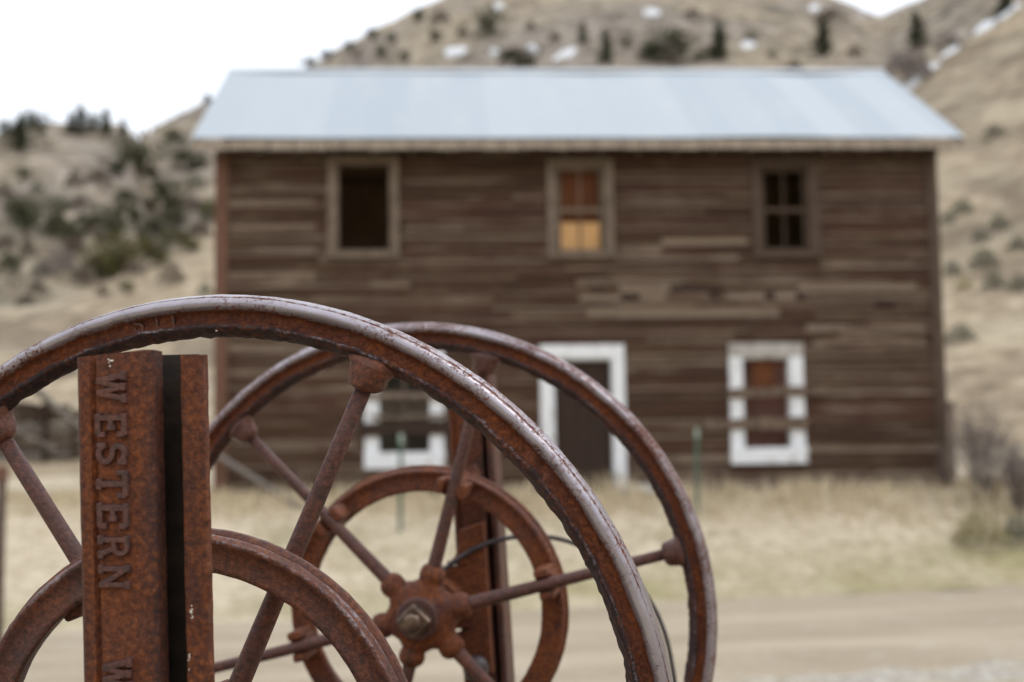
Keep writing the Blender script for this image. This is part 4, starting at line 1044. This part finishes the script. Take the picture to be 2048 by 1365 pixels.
# local: x right along the face, y up, z towards the camera -> plan polygon (x, -z)
BOT = -1.0
def post_bar(nm, poly, y0, y1, mat, parent, amp=.0006, steps=160, smooth_=False, flake=None):
    bm = bmesh.new()
    def fn(v):
        q = Vector((v.x, v.z, -v.y)); k = noise.noise(q * 55) * amp + noise.noise(q * 170) * amp * .6
        q += Vector((1, .0, 1)) * k
        if flake and v.x > flake: q.x += max(-.002, min(.0016, .003 * noise.noise(Vector((3, v.z * 40, 1))) + .002 * noise.noise(Vector((3, v.z * 120, 7)))))
        return q
    extrude_poly(bm, poly, y0, y1, steps, fn); o = link_bm(nm, bm, mat, parent, smooth=smooth_)
    xs_ = [p_[0] for p_ in poly]; x0, x1 = min(xs_), max(xs_); pv = []
    for v in o.data.vertices:                    # handled edges carry a dark, smooth purple-brown skin
        t_ = max(smooth(1 - (x1 - v.co.x) / .013), smooth(1 - (v.co.x - x0) / .006)) * (.75 if x1 - x0 > .03 else .25)
        pv.append(max(0, min(1, t_ + .30 * noise.noise(Vector((v.co.x * 30, v.co.y * 9, 2))) + .25 * noise.noise(Vector((v.co.x * 70, v.co.y * 30, 5))))))
    at = o.data.attributes.new('patina_shade', 'FLOAT', 'POINT'); at.data.foreach_set('value', pv); return o
tag(post, 'near rusty iron post with raised letters WESTERN down its face', 'post', 'iron wheel posts')
# the polygons below are (x, depth away from the camera)
faceA = [(-.0045, .006), (-.0038, .003), (-.001, .0008), (.0070, .0003), (.0098, .0040), (.0112, .0040), (.0126, .0000), (.014, -.0006), (.022, -.0007), (.030, -.0008), (.038, -.0008), (.044, -.0007), (.050, -.0006), (.0535, .0002), (.0556, .0022), (.056, .005), (.056, .0165), (.054, .018), (-.002, .018), (-.0045, .016)]
fb = post_bar('face_bar', faceA, BOT, 0.0, M_POST, post, smooth_=False)
for v in fb.data.vertices:
    if v.co.y > -.006: v.co.y += -.004 * (1 - min(1, v.co.x / .05)) - .0016 * max(0, -v.co.z / .018)
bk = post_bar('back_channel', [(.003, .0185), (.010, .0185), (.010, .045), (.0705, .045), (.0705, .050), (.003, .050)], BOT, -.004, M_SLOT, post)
fl = post_bar('flange', [(.0717, .0125), (.0722, .0112), (.074, .0105), (.0868, .0105), (.0895, .0112), (.0902, .0125), (.0902, .0165), (.0785, .0175), (.0770, .0500), (.0717, .0500)], BOT, -.0045, M_FLANGE, post, amp=.0008, flake=.0866)
# lettering, reading downwards
bm = bmesh.new(); SP = 1 / 2761.
def ycoord(py): return -(py - 703) * SP
for g, y0, y1 in (('W', 746, 806), ('E', 830, 872), ('S', 888, 928), ('T', 944, 993), ('E', 1008, 1054), ('R', 1072, 1115), ('N', 1130, 1175), ('W', 1314, 1376)):
    if y0 == 1314: link_bm('lettering', bm, M_LETTER, fb); bm = bmesh.new()
    wd, ln = GL[g]; sc_ = (y1 - y0) * SP / wd; H_ = .0218
    def place(x, y, h, y0=y0, sc_=sc_): return Vector((.0135 + y * H_, ycoord(y0) - x * sc_, .0008 + h))
    strokes(bm, ln, .27, .0034, place)
link_bm('lettering', bm, M_LETTER, fb)
for let in fb.children:
    mo = let.modifiers.new('round', 'BEVEL'); mo.width = .0004; mo.segments = 1; mo.limit_method = 'ANGLE'
splat(fb, lambda x, y, h: Vector((.025 + x, -.0075 + y, .0009 + h)), 6, .0016, 9)
splat(fl, lambda x, y, h: Vector((.0775 + x * .5, ycoord(1228) + y, -.0105 + h)), 9, .0018, 12)
splat(fl, lambda x, y, h: Vector((.0745 + x * .3, ycoord(1330) + y * 1.5, -.0108 + h)), 7, .0014, 13)
# bearing that carries the near wheel's shaft on the post
hubF = FP.inverted() @ (frame(CF) @ Vector((0, 0, .045)))
bm = bmesh.new(); tube(bm, [hubF + Vector((0, 0, .012)), Vector((hubF.x, hubF.y, -.052))], [.021, .021], 20); tube(bm, [hubF + Vector((0, 0, .03)), hubF + Vector((0, 0, .06))], [.034, .034], 24)
box(bm, .004, .074, hubF.y - .05, hubF.y + .05, -.064, -.0505, bevel=.003); link_bm('bearing', bm, M_RUST, post)
# rear post
PR = frame(campt(890, 752, 2.0), R(3.6)); rp = empty('iron_post', PR); tag(rp, 'orange-rusted iron post behind the second hand wheel', 'post', 'iron wheel posts')
post_bar('face_bar', [(0, .003), (.003, 0), (.006, 0), (.008, .003), (.011, .003), (.013, 0), (.043, 0), (.046, .002), (.047, .006), (.047, .018), (.0, .018)], BOT, 0, M_RUSTO, rp, steps=80)
post_bar('flange', [(.052, .005), (.054, .003), (.060, .003), (.062, .006), (.062, .05), (.055, .05), (.054, .012), (.052, .010)], BOT, 0.002, M_RUST, rp, amp=.0008, steps=80)
post_bar('back_channel', [(.002, .0185), (.008, .0185), (.008, .05), (.062, .0505), (.062, .056), (.002, .056)], BOT, -.003, M_RUST, rp, steps=60)
for (x, y) in ((.033, -.137), (.020, -.46), (.036, -.62)):
    bm = bmesh.new()
    mt_ = Matrix.Translation((x, y, .008)) @ Matrix.Rotation(R(20), 4, 'Z'); box(bm, -.009, .009, -.009, .009, -.009, .007, mt_, bevel=.002); tube(bm, [(x, y, .005), (x, y, .022)], [.0055, .0048], 10)
    link_bm('bolt', bm, M_RUST, rp)
hubR = PR.inverted() @ (frame(CR) @ Vector((0, 0, -.02)))
bm = bmesh.new()
hx, hy = hubR.x, hubR.y; zb = -.002; z1 = hubR.z
tube(bm, [Vector((hx, hy, z1)), Vector((hx, hy, zb - .03))], [.020, .020], 20)
tube(bm, [Vector((hx + .004, hy, z1 - .030)), Vector((hx + .004, hy, zb - .02))], [.038, .040], 28)
def slab(pts_out, z0, z1_):
    lo = [bm.verts.new((x, y, z0)) for x, y in pts_out]; hi = [bm.verts.new((x, y, z1_)) for x, y in pts_out]; n = len(pts_out)
    for k in range(n): bm.faces.new((lo[k], lo[(k + 1) % n], hi[(k + 1) % n], hi[k]))
    bm.faces.new(lo[::-1]); bm.faces.new(hi)
up_ = [(hx, hy + .050)] + [(hx + .045, hy + .050)] + [(.012 + .0 - .024 * (1 - math.sin(R(90 * t / 5))) , hy + .056 + .045 * (t / 5) ** 2) for t in range(6)] + [(.046, hy + .11), (.046, hy - .10)] + [(.012 - .024 * (1 - math.sin(R(90 * t / 5))), hy - .046 - .045 * (t / 5) ** 2) for t in range(5, -1, -1)] + [(hx + .045, hy - .036), (hx, hy - .036)]
slab(up_, .002, .022)
br = link_bm('bearing', bm, M_RUSTO, rp)
md = br.modifiers.new('round', 'BEVEL'); md.width = .004; md.segments = 2; md.limit_method = 'ANGLE'
bm = bmesh.new(); bmesh.ops.create_uvsphere(bm, u_segments=20, v_segments=12, radius=.018); 
for v in bm.verts: v.co = Vector((v.co.x + hx + .055, v.co.y + hy - .085, v.co.z + .05))
link_bm('oil_cup', bm, M_WIRE, rp, smooth=True)
# added unseen deck: carries the posts and stops light bouncing off the ground
DK = .52
deck = empty('added_plank_deck', loc=(-.15, 1.25, 0)); tag(deck, 'added unseen plank deck blocking ground light, carrying both wheel posts', 'platform')
for k in range(9):
    bm = bmesh.new(); x0 = -1.05 + .235 * k; box(bm, x0, x0 + .225, -1.05, 1.15, DK - .05, DK + random.uniform(-.004, .004), bevel=.006); link_bm('deck_plank', bm, M_DOOR, deck)
for x in (-.9, .9):
    bm = bmesh.new(); box(bm, x - .05, x + .05, -1.1, 1.2, DK - .17, DK - .056, bevel=.006); link_bm('side_beam', bm, M_RUST, deck)
    for y in (-.95, 1.05):
        bm = bmesh.new(); box(bm, x - .04, x + .04, y - .04, y + .04, -.02, DK - .172, bevel=.006); link_bm('leg', bm, M_RUST, deck)
# bent wire behind the rear ring
def catmull(P, n=8):
    o_ = []
    for i in range(len(P) - 1):
        p0, p1, p2, p3 = P[max(0, i - 1)], P[i], P[i + 1], P[min(len(P) - 1, i + 2)]
        for k in range(n):
            t = k / n; o_.append(.5 * ((2 * p1) + (p2 - p0) * t + (2 * p0 - 5 * p1 + 4 * p2 - p3) * t * t + (3 * p1 - p0 - 3 * p2 + p3) * t ** 3))
    return o_ + [P[-1]]
WP = [(868, 1158, 1.955), (900, 1130, 1.962), (950, 1098, 1.966), (1000, 1080, 1.972), (1050, 1073, 1.99), (1100, 1075, 2.0), (1150, 1088, 2.0), (1215, 1118, 2.0), (1265, 1158, 1.99), (1302, 1205, 1.98), (1328, 1262, 1.97), (1343, 1325, 1.96), (1350, 1400, 1.95), (1340, 1600, 1.94), (1310, 1850, 1.92), (1290, 2254, 1.91)]
bm = bmesh.new(); tube(bm, catmull([EYE + camvec(*campt(*q)) for q in WP]), .0034, 10)
tag(link_bm('bent_wire', bm, M_WIRE, smooth=True), 'thin dark bent wire arching out from the rear wheel\'s hub', 'wire')
